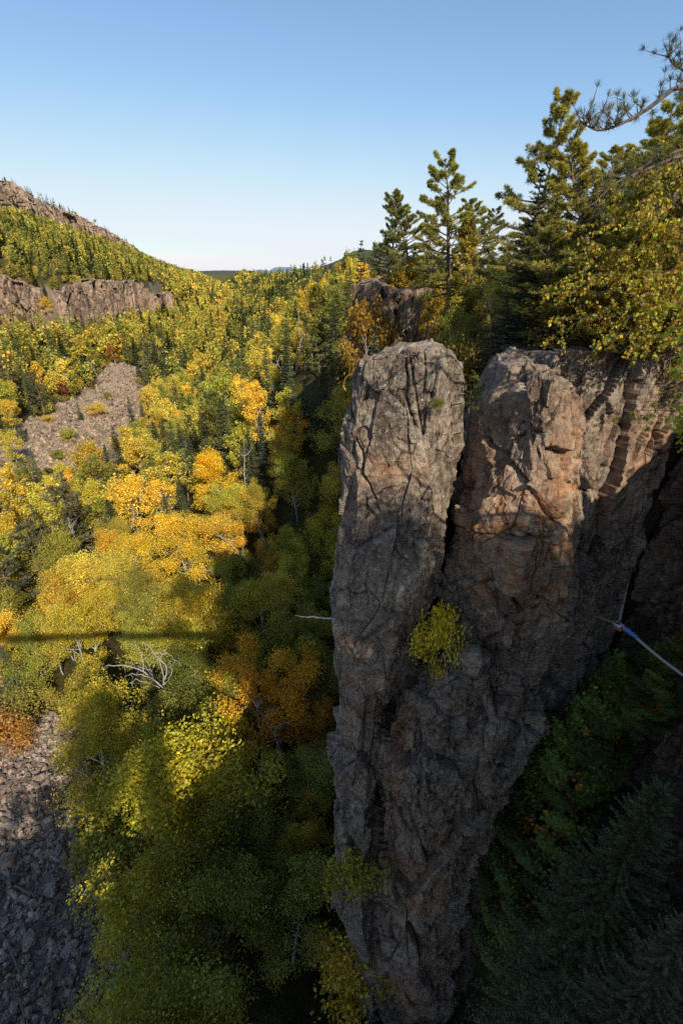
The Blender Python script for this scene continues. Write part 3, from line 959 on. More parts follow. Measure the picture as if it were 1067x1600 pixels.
def cedar(seed, H, R, n, ls, brown=.2):
    """white cedar: billowing, flattened sprays, some of them dead orange"""
    r = np.random.RandomState(seed)
    T, Cn = MB(), MB()
    tp = curve((0, 0, -.4), (0, 0, 1), H, 8, r, .05, (0, 0, .2))
    T.tube(tp, np.linspace(.016 * H, .02, 8), 6)
    nb = int(H * 6)
    per = max(n // nb, 4)
    for k in range(nb):
        h = .05 + .95 * (k + r.rand()) / nb
        p = np.array([np.interp(h * H, tp[:, 2], tp[:, 0]), np.interp(h * H, tp[:, 2], tp[:, 1]), h * H])
        az = k * 2.4 + r.normal(0, .4)
        ln = R * (1 - h ** 1.7) ** .75 * r.uniform(.65, 1.12) + .12 * R
        el = -.05 + .6 * h + r.normal(0, .15)
        d = np.array([math.cos(az) * math.cos(el), math.sin(az) * math.cos(el), math.sin(el)])
        bp = curve(p, d, ln, 5, r, .1, (0, 0, .4))
        T.tube(bp, np.linspace(.035, .008, 5), 3)
        f = r.uniform(.25, 1, per) ** .7 * 4; b = np.minimum(f.astype(int), 3); f = (f - b)[:, None]
        q = bp[b] * (1 - f) + bp[b + 1] * f
        side = np.array([-math.sin(az), math.cos(az), 0])
        q = q + side * r.normal(0, .10 * R, per)[:, None] + np.array([0, 0, 1]) * r.normal(-.10, .06 * R, per)[:, None]
        dd = unit(d + side * r.normal(0, .6, per)[:, None] + np.array([0, 0, -.75]) + r.normal(0, .25, (per, 3)))
        nn = unit(d * .5 + np.array([0, 0, .8]) + r.normal(0, .4, (per, 3)))
        v = unit(np.cross(nn, dd))
        bb = r.uniform(.45, 1.4)
        col = jitter_col(per, r, .25, .1) * bb
        br = r.rand(per) < brown * np.where(r.rand() < .4, 2.0, .6)
        inner = (b + f[:, 0] < 2.4)
        col[br & inner] *= np.array([5.5, 1.5, .9])
        for g in (-.45, 0, .45):                       # three lobes to a spray
            d3 = unit(dd + v * g)
            Cn.leaves(q + d3 * ls * .5, d3, unit(np.cross(nn, d3)), ls * r.uniform(.5, .8, per), ls * .16, col * r.uniform(.85, 1.15))
    return T, Cn


def bare(seed, H, R, nl=9, tr=.02, lean=.2):
    r = np.random.RandomState(seed); T = MB()
    tp = curve((0, 0, -.3), unit(np.array([r.normal(0, lean), r.normal(0, lean), 1])), H, 9, r, .10, (0, 0, .1))
    T.tube(tp, np.linspace(tr * H, .012, 9), 6)
    for k in range(nl):
        h = r.uniform(.25, .95) * 8; a = min(int(h), 7); p = tp[a] * (1 - h + a) + tp[a + 1] * (h - a)
        az = k * 2.4 + r.normal(0, .5); el = r.uniform(.1, .9)
        lp = curve(p, (math.cos(az) * math.cos(el), math.sin(az) * math.cos(el), math.sin(el)), R * r.uniform(.5, 1.1), 6, r, .28)
        rr = tr * H * .4
        T.tube(lp, np.linspace(rr, .008, 6), 4)
        for j in range(3):
            q = lp[r.randint(1, 5)]
            T.tube(curve(q, rdir(1, r, .3)[0], R * r.uniform(.2, .5), 4, r, .3), np.linspace(rr * .45, .005, 4), 3)
    return T


PROTO = {}


def proto(kind, key, tc, bark, leafmat):
    T, Cn = tc
    PROTO.setdefault(kind, []).append((T.mesh(key + '_trunk', M[bark], True), Cn.mesh(key + '_crown', M[leafmat])))


# near prototypes (about 9 m tall; scaled when placed)
for i in range(5):
    proto('birch_near', 'birch', decid(100 + i, 10, 3.0 + .3 * (i % 3), 24, 19000, .078, .2, spread=.11, stems=1 + (i % 2)), 'birch_bark', 'leaf')
for i in range(4):
    proto('birch_mid', 'birch', decid(120 + i, 10, 2.5 + .3 * (i % 3), 20, 4800, .16, .22, spread=.13, stems=1 + (i % 2)), 'birch_bark', 'leaf')
for i in range(4):
    proto('birch_far', 'birch', decid(140 + i, 10, 2.2 + .3 * (i % 3), 12, 1000, .33, .2, spread=.16), 'birch_bark', 'leaf')
for i in range(3):
    proto('bush', 'bush', decid(160 + i, 3, 1.6, 16, 2600, .10, .05, spread=.2, stems=4), 'bark', 'leaf')
for i in range(3):
    proto('spruce_near', 'spruce', spruce(200 + i, 10, 1.9 + .2 * i, 40, 9, 9, .34), 'bark', 'needle')
for i in range(4):
    proto('spruce_mid', 'spruce', spruce(220 + i, 10, 1.5 + .25 * i, 26, 8, 5, .55, .2), 'bark', 'needle')
for i in range(3):
    proto('spruce_far', 'spruce', spruce(240 + i, 10, 1.4 + .2 * i, 15, 6, 3, .95, .22), 'bark', 'needle')
for i in range(4):
    proto('pine_rim', 'pine', pine(300 + i, 10, 2.5 + .2 * (i % 2), 64, 34, 22, .165, .010, .26 + .05 * i), 'pine_bark', 'needle')
for i in range(3):
    proto('pine_mid', 'pine', pine(320 + i, 10, 3.0, 30, 10, 7, .55, .055, .22, .15), 'pine_bark', 'needle')
for i in range(2):
    proto('pine_far', 'pine', pine(340 + i, 10, 2.6, 16, 5, 5, .9, .14, .25, .2), 'pine_bark', 'needle')
proto('cedar', 'cedar', cedar(400, 10, 2.2, 15000, .20, .03), 'bark', 'needle')
proto('cedar_small', 'cedar', cedar(401, 3, .8, 6500, .075, .0), 'bark', 'needle')

# ------------------------------------------------------------------ colours (linear albedo)
GOLD = (.78, .59, .08); YEL = (.68, .58, .10); LIME = (.47, .46, .07); OLIVE = (.34, .32, .06); GREEN = (.22, .25, .035)
AMBER = (.68, .42, .04); RED = (.42, .17, .05); SPR = (.095, .125, .05); SPR2 = (.15, .18, .065); PINEC = (.23, .24, .06); PALEP = (.17, .16, .07)
BLUEG = (.085, .115, .075)
CNAME = {GOLD: 'golden', YEL: 'yellow', LIME: 'yellow-green', OLIVE: 'olive', GREEN: 'green', AMBER: 'amber', RED: 'red-orange', SPR: 'dark', SPR2: 'mid-green', PINEC: 'olive-green', PALEP: 'pale olive', BLUEG: 'blue-green'}


def place(kind, name, cat, label, p, H, color, rz=None, group=None, tilt=None, parts=True, r=rng, var=None, sx=1.0):
    lst = PROTO[kind]
    T, Cn = lst[r.randint(len(lst)) if var is None else var % len(lst)]
    base_h = 3.0 if kind in ('bush', 'cedar_small') else 10.0
    s = H / base_h
    o = thing(name, label, cat, tuple(p), r.uniform(0, 6.28) if rz is None else rz, group)
    o.scale = (s * sx, s * sx, s)
    if tilt is not None:
        o.rotation_euler = (tilt[0], tilt[1], o.rotation_euler[2])
    t = link('trunk', T, o)
    c = link('crown', Cn, o)
    c.color = (*color, 1)
    return o


def ground_hit(px, py, above):
    """first point of the view ray that lies `above` metres over the ground"""
    d = ray(px, py)
    t = np.geomspace(8, 3000, 2500)
    q = t[:, None] * d
    hit = np.where(q[:, 2] <= hq(q[:, 0], q[:, 1]) + above)[0]
    return q[hit[0]] if len(hit) else None


KEEP = []      # (x, y, radius) already taken by hand-placed trees


def hand(kind, name, cat, label, px, py, H, color, frac=.75, var=None, sx=1.0, group=None, tilt=None):
    """a tree whose crown (at frac of its height) is seen at px,py"""
    q = ground_hit(px, py, H * frac)
    z = float(hq(q[0], q[1]))
    KEEP.append((q[0], q[1], H * .22 * sx))
    return place(kind, name, cat, label, (q[0], q[1], z), H, color, None, group, tilt, var=var, sx=sx)


# ------------------------------------------------------------------ foreground and valley trees placed by hand
def hand_trees():
    B, S, P_ = 'birch_tree', 'spruce_tree', 'pine_tree'
    L = [
        # shaded gorge bottom
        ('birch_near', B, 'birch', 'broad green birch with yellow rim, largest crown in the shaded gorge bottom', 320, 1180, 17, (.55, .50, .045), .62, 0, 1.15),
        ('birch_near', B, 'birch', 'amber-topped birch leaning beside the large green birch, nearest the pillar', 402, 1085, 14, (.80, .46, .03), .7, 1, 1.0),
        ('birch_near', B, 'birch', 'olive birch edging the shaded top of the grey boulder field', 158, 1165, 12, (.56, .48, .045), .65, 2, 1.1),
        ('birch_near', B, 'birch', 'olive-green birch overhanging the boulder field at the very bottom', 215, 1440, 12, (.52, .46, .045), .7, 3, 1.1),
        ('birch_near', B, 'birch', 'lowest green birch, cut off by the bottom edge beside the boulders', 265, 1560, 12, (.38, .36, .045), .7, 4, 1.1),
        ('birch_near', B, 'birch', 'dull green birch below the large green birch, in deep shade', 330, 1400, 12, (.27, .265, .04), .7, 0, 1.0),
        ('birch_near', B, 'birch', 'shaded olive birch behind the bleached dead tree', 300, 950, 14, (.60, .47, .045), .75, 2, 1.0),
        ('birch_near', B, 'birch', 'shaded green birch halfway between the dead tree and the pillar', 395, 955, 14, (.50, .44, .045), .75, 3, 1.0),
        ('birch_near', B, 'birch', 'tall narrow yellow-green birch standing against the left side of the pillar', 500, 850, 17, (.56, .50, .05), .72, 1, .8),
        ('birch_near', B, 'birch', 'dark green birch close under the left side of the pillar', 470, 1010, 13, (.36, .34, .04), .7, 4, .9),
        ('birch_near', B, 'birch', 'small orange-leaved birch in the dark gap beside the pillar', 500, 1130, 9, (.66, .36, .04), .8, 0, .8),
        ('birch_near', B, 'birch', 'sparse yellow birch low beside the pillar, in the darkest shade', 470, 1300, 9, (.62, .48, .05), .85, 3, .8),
        ('birch_near', B, 'birch', 'olive birch between the dead tree and the boulder field', 110, 1085, 9, (.5, .40, .05), .75, 1, 1.0),
        # sunlit
        ('birch_near', B, 'birch', 'brightest golden birch, round crown in the middle of the sunlit valley', 340, 735, 14, (.90, .64, .04), .75, 0, 1.1),
        ('birch_mid', B, 'birch', 'golden birch just below the open talus patch', 205, 715, 14, GOLD, .7, 1, 1.2),
        ('birch_near', B, 'birch', 'bright yellow birch at the upper edge of the shade', 290, 845, 13, (.84, .64, .06), .75, 2, 1.1),
        ('birch_near', B, 'birch', 'pale golden birch left of the bright yellow birch at the edge of the shade', 215, 870, 12, (.80, .64, .07), .75, 4, 1.0),
        ('birch_near', B, 'birch', 'yellow birch touched by the bridge shadow', 120, 970, 11, (.66, .56, .06), .75, 3, 1.0),
        ('birch_mid', B, 'birch', 'golden birch beside the spruce trio below the talus patch', 265, 640, 13, GOLD, .75, 3, 1.1),
        ('birch_mid', B, 'birch', 'tall amber birch standing in the dark conifer gap near the pillar', 455, 668, 11, AMBER, .75, 2, .8),
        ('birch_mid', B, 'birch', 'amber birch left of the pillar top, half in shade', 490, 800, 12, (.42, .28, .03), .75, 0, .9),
        ('birch_mid', 'maple_tree', 'maple', 'red-orange maple on the left slope above the talus patch', 45, 585, 8, RED, .7, 0, 1.1),
        ('birch_mid', 'maple_tree', 'maple', 'orange maple at the left edge above the talus patch', 12, 560, 8, (.46, .15, .03), .7, 1, 1.1),
        ('birch_mid', 'maple_tree', 'maple', 'deep red maple low on the left slope beside the talus', 100, 606, 6, (.36, .07, .03), .7, 2, 1.1),
        ('birch_mid', 'maple_tree', 'maple', 'orange maple at the tip of the talus patch below the cliff', 178, 548, 8, (.46, .19, .03), .7, 3, 1.1),
        ('birch_mid', B, 'birch', 'golden birch at the left edge beside the middle of the talus patch', 12, 640, 9, GOLD, .7, 1, 1.0),
        ('birch_mid', B, 'birch', 'yellow birch at the left edge beside the lower talus', 18, 690, 9, YEL, .7, 2, 1.0),
        ('birch_mid', B, 'birch', 'olive birch at the lower left corner of the talus patch', 30, 735, 9, OLIVE, .7, 3, 1.1),
        ('spruce_mid', S, 'spruce', 'small spruce between the birches on the left margin of the talus', 30, 665, 8, SPR2, .6, 1, 1.0),
        # pines on the left
        ('pine_mid', P_, 'pine', 'tallest pale olive pine with layered boughs left of the sunlit birches', 105, 800, 17, PALEP, .72, 0, 1.15),
        ('pine_mid', P_, 'pine', 'pale olive pine at the foot of the layered pine, with bare leaning trunk', 50, 850, 14, PALEP, .72, 1, 1.1),
        ('pine_mid', P_, 'pine', 'grey-green pine at the left edge above the bridge shadow', 12, 905, 14, (.14, .14, .07), .7, 2, 1.1),
        ('pine_mid', P_, 'pine', 'upright olive pine just below the talus patch', 75, 760, 13, PALEP, .75, 2, 1.0),
        ('spruce_mid', S, 'spruce', 'taller dark spruce in the gap between the two left cliffs', 70, 455, 9, SPR, .6, 0, 1.1),
        ('birch_mid', B, 'birch', 'golden birch at the foot of the gap between the two left cliffs', 76, 482, 8, GOLD, .6, 1, 1.1),
        ('birch_mid', B, 'birch', 'olive birch on top of the gap between the two left cliffs', 84, 446, 6, OLIVE, .6, 2, 1.2),
        ('birch_mid', B, 'birch', 'yellow birch growing on the right shoulder of the columnar cliff', 218, 462, 7, YEL, .6, 3, 1.1),
        # spruces
        ('spruce_mid', S, 'spruce', 'dark spruce standing alone at the right edge of the talus patch', 205, 645, 11, SPR, .55, 0, 1.1),
        ('spruce_mid', S, 'spruce', 'tallest dark spruce of the cluster right of the talus patch', 243, 560, 16, SPR, .6, 1, .9),
        ('spruce_mid', S, 'spruce', 'dark spruce on the right of the cluster beside the talus patch', 262, 590, 15, SPR, .6, 2, .9),
        ('spruce_mid', S, 'spruce', 'small dark spruce growing on the open talus', 124, 643, 6, SPR2, .5, 3, 1.1),
        ('spruce_near', S, 'spruce', 'small blue-green spruce spire among the sunlit yellow birches', 187, 915, 9, BLUEG, .65, 0, .8),
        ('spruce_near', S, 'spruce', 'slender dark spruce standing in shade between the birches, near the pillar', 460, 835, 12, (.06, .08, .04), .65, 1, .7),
        ('spruce_mid', S, 'spruce', 'pale green spruce spire in front of the fallen branches in the gap', 410, 680, 10, BLUEG, .65, 0, .9),
        ('spruce_mid', S, 'spruce', 'dark spruce close to the left shoulder of the pillar', 505, 610, 14, SPR, .6, 1, .9),
        ('spruce_mid', S, 'spruce', 'dark spruce left of the conifer gap beside the pillar', 352, 655, 14, SPR2, .6, 2, .9),
        ('spruce_mid', S, 'spruce', 'mid-green spruce in the middle of the dark conifer gap', 478, 640, 13, SPR2, .6, 3, .9),
        ('spruce_near', S, 'spruce', 'pale green spruce at the left edge below the bridge shadow', 12, 1040, 8, (.16, .18, .08), .6, 2, 1.1),
        ('bush', 'bush', 'bush', 'yellow-green bush on the open talus', 107, 680, 3.4, LIME, .5, 0, 1.3),
        ('bush', 'bush', 'bush', 'golden bush at the middle of the talus patch', 152, 640, 3.6, GOLD, .5, 1, 1.6),
        ('bush', 'bush', 'bush', 'yellow bush on the lower left margin of the talus patch', 62, 600, 3.6, YEL, .5, 2, 1.3),
        ('bush', 'bush', 'bush', 'small olive bush high on the open talus', 168, 618, 2.2, OLIVE, .5, 0, 1.5),
        ('bush', 'bush', 'bush', 'low golden shrub at the left margin of the talus patch', 75, 655, 2.0, GOLD, .5, 1, 1.5),
        ('bush', 'bush', 'bush', 'low olive shrub near the lower end of the talus patch', 92, 712, 2.2, OLIVE, .5, 2, 1.6),
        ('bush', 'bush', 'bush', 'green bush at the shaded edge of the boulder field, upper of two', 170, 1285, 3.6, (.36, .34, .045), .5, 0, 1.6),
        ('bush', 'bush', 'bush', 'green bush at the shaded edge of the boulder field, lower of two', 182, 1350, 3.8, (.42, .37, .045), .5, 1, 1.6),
        ('bush', 'bush', 'bush', 'orange bush at the left edge above the sunlit boulders', 8, 1150, 3.4, (.50, .26, .06), .5, 0, 1.5),
        ('bush', 'bush', 'bush', 'yellow-green bush at the top of the sunlit boulders', 42, 1098, 3.2, (.36, .32, .07), .5, 1, 1.4),
    ]
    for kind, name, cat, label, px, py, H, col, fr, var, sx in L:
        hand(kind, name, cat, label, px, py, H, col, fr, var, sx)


hand_trees()


# ------------------------------------------------------------------ the forest
def forest():
    r = np.random.RandomState(77)
    X_, Y_, S_ = [], [], []
    rr = 12.0
    while rr < 1900:
        sp = max(5.2, rr * .0128)
        lim = rad(60 if rr < 70 else 44)
        n = int(2 * lim * rr / sp)
        az = -lim + (np.arange(n) + r.rand(n)) / n * 2 * lim
        r2 = rr + r.uniform(-.45, .45, n) * sp
        X_.append(r2 * np.sin(az)); Y_.append(r2 * np.cos(az)); S_.append(np.full(n, sp)); rr += sp * .95
    x, y, sp = np.concatenate(X_), np.concatenate(Y_), np.concatenate(S_)
    z, dl, dr, u = height(x, y, True)
    zq = hq(x, y)
    R = np.hypot(x, y)
    p3 = np.column_stack([x, y, 0 * x])
    n1 = perlin(p3 / 38.0 + 7.7); n2 = perlin(p3 / 17.0 + 3.1); n3 = r.rand(len(x)); n4 = r.rand(len(x))
    H = r.uniform(8.5, 14, len(x)) * (1 + np.clip(R - 500, 0, 1000) / 2500)
    H = np.where(dl > 0, H * .72, H); H = np.where(R < 62, H * .85, H); H = np.where(dr > 0, H * .6, H); H = np.where((dl < 0) & (dl > -20) & (y > 140) & (y < 400), H * .55, H)
    pr = project(np.column_stack([x, y, zq + H * .8]))
    px, py = pr[:, 0], pr[:, 1]
    ok = (pr[:, 2] > 5) & (px > -70) & (px < 1130) & (py > -50) & (py < 1700)
    ok &= (talus_mask(x, y) < .35) & (scree_mask(x, y) < .3) & ((R > 62) | ((scree_mask(x - 1.5, y) < .3) & (scree_mask(x - 2, y - 4) < .3)))
    ok &= talus_mask(x * 1.0 + 0, y + 13) < .5
    ok &= ~((y < 74) & (dr > -1.5)) & ~((dr > 0) & (y < 112))                                   # near rim and pillar foot: by hand
    ok &= ~((x > -3) & (y > 8) & (y < 24)) & ~((y < 16) & (x > -14))
    ridge = (u > .75) & (u < .945) & (dl > 0) & (y > 250) & (y < 1200)
    ok &= ~(ridge & (n3 > .8))
    cl = (dl > -1.0) & (dl < .3) & (y > 140) & (y < 400); ok &= ~cl
    for kx, ky, kr in KEEP:
        ok &= (x - kx) ** 2 + (y - ky) ** 2 > (kr * .95) ** 2
    # hidden by the land or by the pillar
    idx = np.where(ok)[0]
    top = np.column_stack([x, y, zq + H * .95])[idx]
    f = np.linspace(.02, .985, 60) ** 1.0
    vis = np.ones(len(idx), bool)
    for k in f:
        q = top * k
        vis &= q[:, 2] > hq(q[:, 0], q[:, 1]) - .3
    k = 15.2 / np.maximum(top[:, 1], 1e-3); q = top * k[:, None]
    vis &= ~((k < .95) & (q[:, 0] > .6) & (q[:, 0] < 12.5) & (q[:, 2] < -4.5))
    idx = idx[vis]
    floorish = (dl < 0) & (dr < 0)
    cp = np.where(dl > 0, .36 + .15 * (n1 > .1), .31)
    cp = np.where((dr > -50) & (R > 70), .60 + .22 * (n1 > 0), cp)
    cp = np.where(dr > 0, .62, cp)
    cp = np.where((dl > 0) & (u > .74), .85, cp)
    cp = np.where(R > 900, np.maximum(cp, .5), cp)
    cp = np.where(R < 75, 0, cp)
    is_con = (n3 < cp) | ((n2 > .38) & (R > 85) & (dl < 0))
    is_pine = is_con & (n4 < np.where(dl > 0, .1, np.where(dr > -50, .22, .2)))
    CH = {'hill': [(OLIVE, .40), (YEL, .26), (LIME, .16), (GOLD, .16), (AMBER, .02)],
          'left': [(GOLD, .36), (YEL, .30), (LIME, .20), (AMBER, .03), (OLIVE, .11)],
          'right': [(LIME, .34), (YEL, .28), (GOLD, .20), (OLIVE, .14), (AMBER, .04)],
          'near': [(OLIVE, .3), (LIME, .42), (GREEN, .1), (YEL, .18)]}

    def pick(lst, v):
        s = 0
        for c, w in lst:
            s += w
            if v < s:
                return c
        return lst[0][0]
    recs = []
    for i in idx:
        if is_pine[i]:
            kind, c = 'pine', (PALEP if px[i] < 250 and R[i] < 200 else PINEC)
        elif is_con[i]:
            kind, c = 'spruce', (SPR if n4[i] < .65 else SPR2)
        else:
            kind = 'birch'
            reg = 'near' if R[i] < 62 and x[i] > -27 else 'hill' if dl[i] > 0 else 'right' if dr[i] > -48 else 'left'
            c = pick(CH[reg], (n4[i] * .75 + (n2[i] * .9 + .5) * .25) % 1.0)
            if dl[i] < 0 and R[i] > 100 and px[i] < 70 and 530 < py[i] < 620 and n4[i] < .12:
                kind, c = 'maple', RED
        recs.append(dict(kind=kind, c=c, x=x[i], y=y[i], z=zq[i], H=H[i] * (1.12 if kind == 'spruce' else 1.0), px=px[i], py=py[i], R=R[i], size=755 * H[i] * .5 / R[i], dl=dl[i], dr=dr[i], u=u[i], sp=sp[i]))
    recs.sort(key=lambda d: -d['size'])
    cap = {'birch': 235, 'spruce': 230, 'pine': 120, 'maple': 12}
    cnt = {k: 0 for k in cap}
    single, rest = [], []
    for d in recs:
        if cnt[d['kind']] < cap[d['kind']] and d['R'] < 420:
            cnt[d['kind']] += 1; single.append(d)
        else:
            rest.append(d)

    def region(d):
        a, b = d['px'], d['py']
        if d['R'] < 62:
            if a < 170: return 'beside the boulder field at the gorge bottom'
            if b > 1250: return 'low in the dark gorge bottom'
            if a > 400: return 'in the shade at the left foot of the pillar'
            return 'in the shaded trees around the bleached dead tree'
        if d['dl'] > 0:
            if d['u'] > .8: return 'on the ridge line above the high cliff band'
            return 'on the high hillside above the left cliffs' if a < 120 else 'on the hillside beyond the left cliffs'
        if d['dr'] > 0:
            return 'on the skyline of the right rim beyond the pillar'
        if d['dr'] > -48:
            if b < 480: return 'high on the far right slope under the skyline'
            if b < 580: return 'midway up the right slope behind the pillar'
            if b < 700: return 'around the dark conifer gap beside the pillar'
            return 'on the slope just left of the pillar top'
        if b < 500: return 'far down the valley toward its vanishing end'
        if a < 130:
            if b < 520: return 'under the broken left cliff'
            if b < 640: return 'on the left slope above the talus patch'
            if b < 760: return 'along the left margin of the talus patch'
            if b < 1000: return 'among the pale pines at the left edge'
            return 'at the left edge below the bridge shadow'
        if a < 260:
            if b < 600: return 'between the columnar cliff and the talus tip'
            if b < 760: return 'directly below the talus patch'
            return 'among sunlit birches above the bridge shadow'
        if b < 600: return 'in the mid valley right of the spruce cluster'
        if b < 700: return 'in the valley behind the brightest golden birch'
        if b < 800: return 'around the brightest golden birch'
        return 'at the upper edge of the gorge shade'
    ORD = ['', 'second', 'third', 'fourth', 'fifth', 'sixth', 'seventh', 'eighth', 'ninth', 'tenth', 'eleventh', 'twelfth']
    groups = {}
    for d in single:
        sz = 'tall' if d['H'] > 12.5 else 'small' if d['H'] < 9.5 else 'mid-sized'
        d['label'] = f"{sz} {CNAME[d['c']]} {d['kind']} {region(d)}"
        groups.setdefault(d['label'], []).append(d)
    for lab, ds in groups.items():
        if 1 < len(ds) <= 12:
            ds.sort(key=lambda d: d['px'])
            for i, d in enumerate(ds):
                d['label'] = lab + ', ' + ('leftmost one' if i == 0 else 'rightmost one' if i == len(ds) - 1 else ORD[i] + ' from left')
                d['group'] = f"{d['kind']} trees {region(d)}"
        else:
            for d in ds:
                d['group'] = f"{d['kind']} trees {region(d)}" if len(ds) == 1 else lab.replace(d['kind'], d['kind'] + ' trees')
    for d in single:
        k = 'birch' if d['kind'] == 'maple' else d['kind']
        lod = 'near' if d['R'] < 80 else 'mid' if d['R'] < 190 else 'far'
        if k == 'pine' and lod == 'near': lod = 'mid'
        j = r.uniform(.75, 1.2); hcol = r.normal(0, .05)
        c = (d['c'][0] * j * (1 + hcol), d['c'][1] * j, d['c'][2] * j)
        sx = r.uniform(.75, 1.1) if k != 'spruce' else r.uniform(.75, 1.1)
        place(f'{k}_{lod}', d['kind'] + '_tree', d['kind'], d['label'], (d['x'], d['y'], d['z']), d['H'], c, None, d['group'], r=r, sx=sx)

    # everything smaller: one canopy mesh
    mb = MB()

    def tmpl(kind, n, seed):
        q = np.random.RandomState(seed)
        if kind == 'b':
            k = max(6, n // 12)
            cc = rdir(k, q, .4) * q.uniform(.4, .85, (k, 1)) * np.array([.24, .24, .40]) + np.array([0, 0, .62])
            i = q.randint(k, size=n)
            c = cc[i] + q.normal(0, .07, (n, 3))
            u_, v_ = leafaxes(n, q, .8)
            s = (1.05 / math.sqrt(n)) * q.uniform(.6, 1.2, n)
            return c, u_, v_, s * .5, s * .34, jitter_col(n, q, .18, .06) * q.uniform(.75, 1.2, k)[i][:, None]
        h = .05 + .95 * (np.arange(n) / n) ** 1.15
        az = np.arange(n) * 2.4 + q.normal(0, .3, n)
        Rr = .16 * (1 - h) ** .8 * q.uniform(.6, 1.15, n)
        d = np.column_stack([np.cos(az), np.sin(az), -.15 + .5 * h]); d = unit(d)
        c = np.column_stack([np.cos(az) * Rr * .6, np.sin(az) * Rr * .6, h])
        nn = unit(np.array([0, 0, 1]) + q.normal(0, .35, (n, 3)))
        v_ = unit(np.cross(nn, d))
        s = (.16 * (1 - h) ** .7 + .02)
        b_ = np.clip(.9 / math.sqrt(n), .02, .09) * (1 - .6 * h)
        return c, d, v_, s * .6, b_, jitter_col(n, q, .2, .04)
    def under():
        xs, ys = r.uniform(-175, -20, 26000), r.uniform(85, 420, 26000)
        zz, l_, r_, u_ = height(xs, ys, True)
        p_ = project(np.column_stack([xs, ys, zz]))
        k = (p_[:, 0] > -60) & (p_[:, 0] < 600) & (l_ < 14) & (r_ < 0) & (talus_mask(xs, ys) < .3) & ~((l_ > -1.5) & (l_ < .8))
        tp = np.column_stack([xs, ys, zz + 2])
        for f_ in np.linspace(.1, .97, 30):
            q = tp * f_
            k &= q[:, 2] > hq(q[:, 0], q[:, 1]) - .5
        for i in np.where(k)[0][:5200]:
            c = [OLIVE, YEL, LIME, GOLD, (.36, .22, .05), OLIVE][r.randint(6)]
            rest.append(dict(kind='birch', c=c, x=xs[i], y=ys[i], z=zz[i] - .4, H=r.uniform(2, 5), R=max(240, math.hypot(xs[i], ys[i])), sp=9))
    under()
    T = {}
    for lod, n in ((0, 260), (1, 110), (2, 44), (3, 22)):
        for k in range(3):
            T['b', lod, k] = tmpl('b', n, 10 * lod + k); T['s', lod, k] = tmpl('s', int(n * .8), 50 + 10 * lod + k)
    buckets = {}
    for d in rest:
        lod = 0 if d['R'] < 200 else 1 if d['R'] < 380 else 2 if d['R'] < 800 else 3
        k = 's' if d['kind'] in ('spruce', 'pine') else 'b'
        buckets.setdefault((k, lod, r.randint(3)), []).append(d)
    for key, ds in buckets.items():
        c, u_, v_, a, b, col = T[key]
        n = len(c); m = len(ds)
        pos = np.array([[d['x'], d['y'], d['z']] for d in ds]); HH = np.array([d['H'] for d in ds])
        wid = HH * (r.uniform(.85, 1.15, m) if key[0] == 'b' else r.uniform(.9, 1.4, m)) * np.maximum(1, np.array([d['sp'] for d in ds]) / 9.5)
        th = r.uniform(0, 6.28, m); cs, sn = np.cos(th), np.sin(th)

        def tr(v, s, sz):
            xx = v[None, :, 0] * cs[:, None] - v[None, :, 1] * sn[:, None]; yy = v[None, :, 0] * sn[:, None] + v[None, :, 1] * cs[:, None]
            return np.stack([xx * s[:, None], yy * s[:, None], np.broadcast_to(v[None, :, 2], xx.shape) * sz[:, None]], -1).reshape(-1, 3)
        one = np.ones(m)
        C_ = tr(c, wid, HH) + np.repeat(pos, n, 0)
        tc = np.array([d['c'] for d in ds]) * r.uniform(.7, 1.25, (m, 1)) * (1 + r.normal(0, .06, (m, 1)) * np.array([1, 0, 0]))
        mb.leaves(C_, tr(u_, one, one), tr(v_, one, one), (wid[:, None] * a[None]).ravel(), (wid[:, None] * b[None]).ravel(), np.repeat(tc, n, 0) * np.tile(col, (m, 1)))
    o = link('forest', mb.mesh('forest', M['leaf']))
    o['kind'] = 'stuff'; o['label'] = 'mixed yellow birch and dark conifer forest covering the far valley and hills'
    print('forest', len(single), cnt, len(rest), mb.n)


forest()


# ------------------------------------------------------------------ trees and shrubs on the rim
def rim(kind, name, cat, label, px, py, y, color, var=0, sx=1.0, group=None, base=None, tilt=None):
    p = aty(px, py, y)
    zb = max(float(hq(p[0], p[1])), -5.0) if base is None else base
    return place(kind, name, cat, label, (p[0], y, zb), p[2] - zb, color, None, group, tilt, var=var, sx=sx)


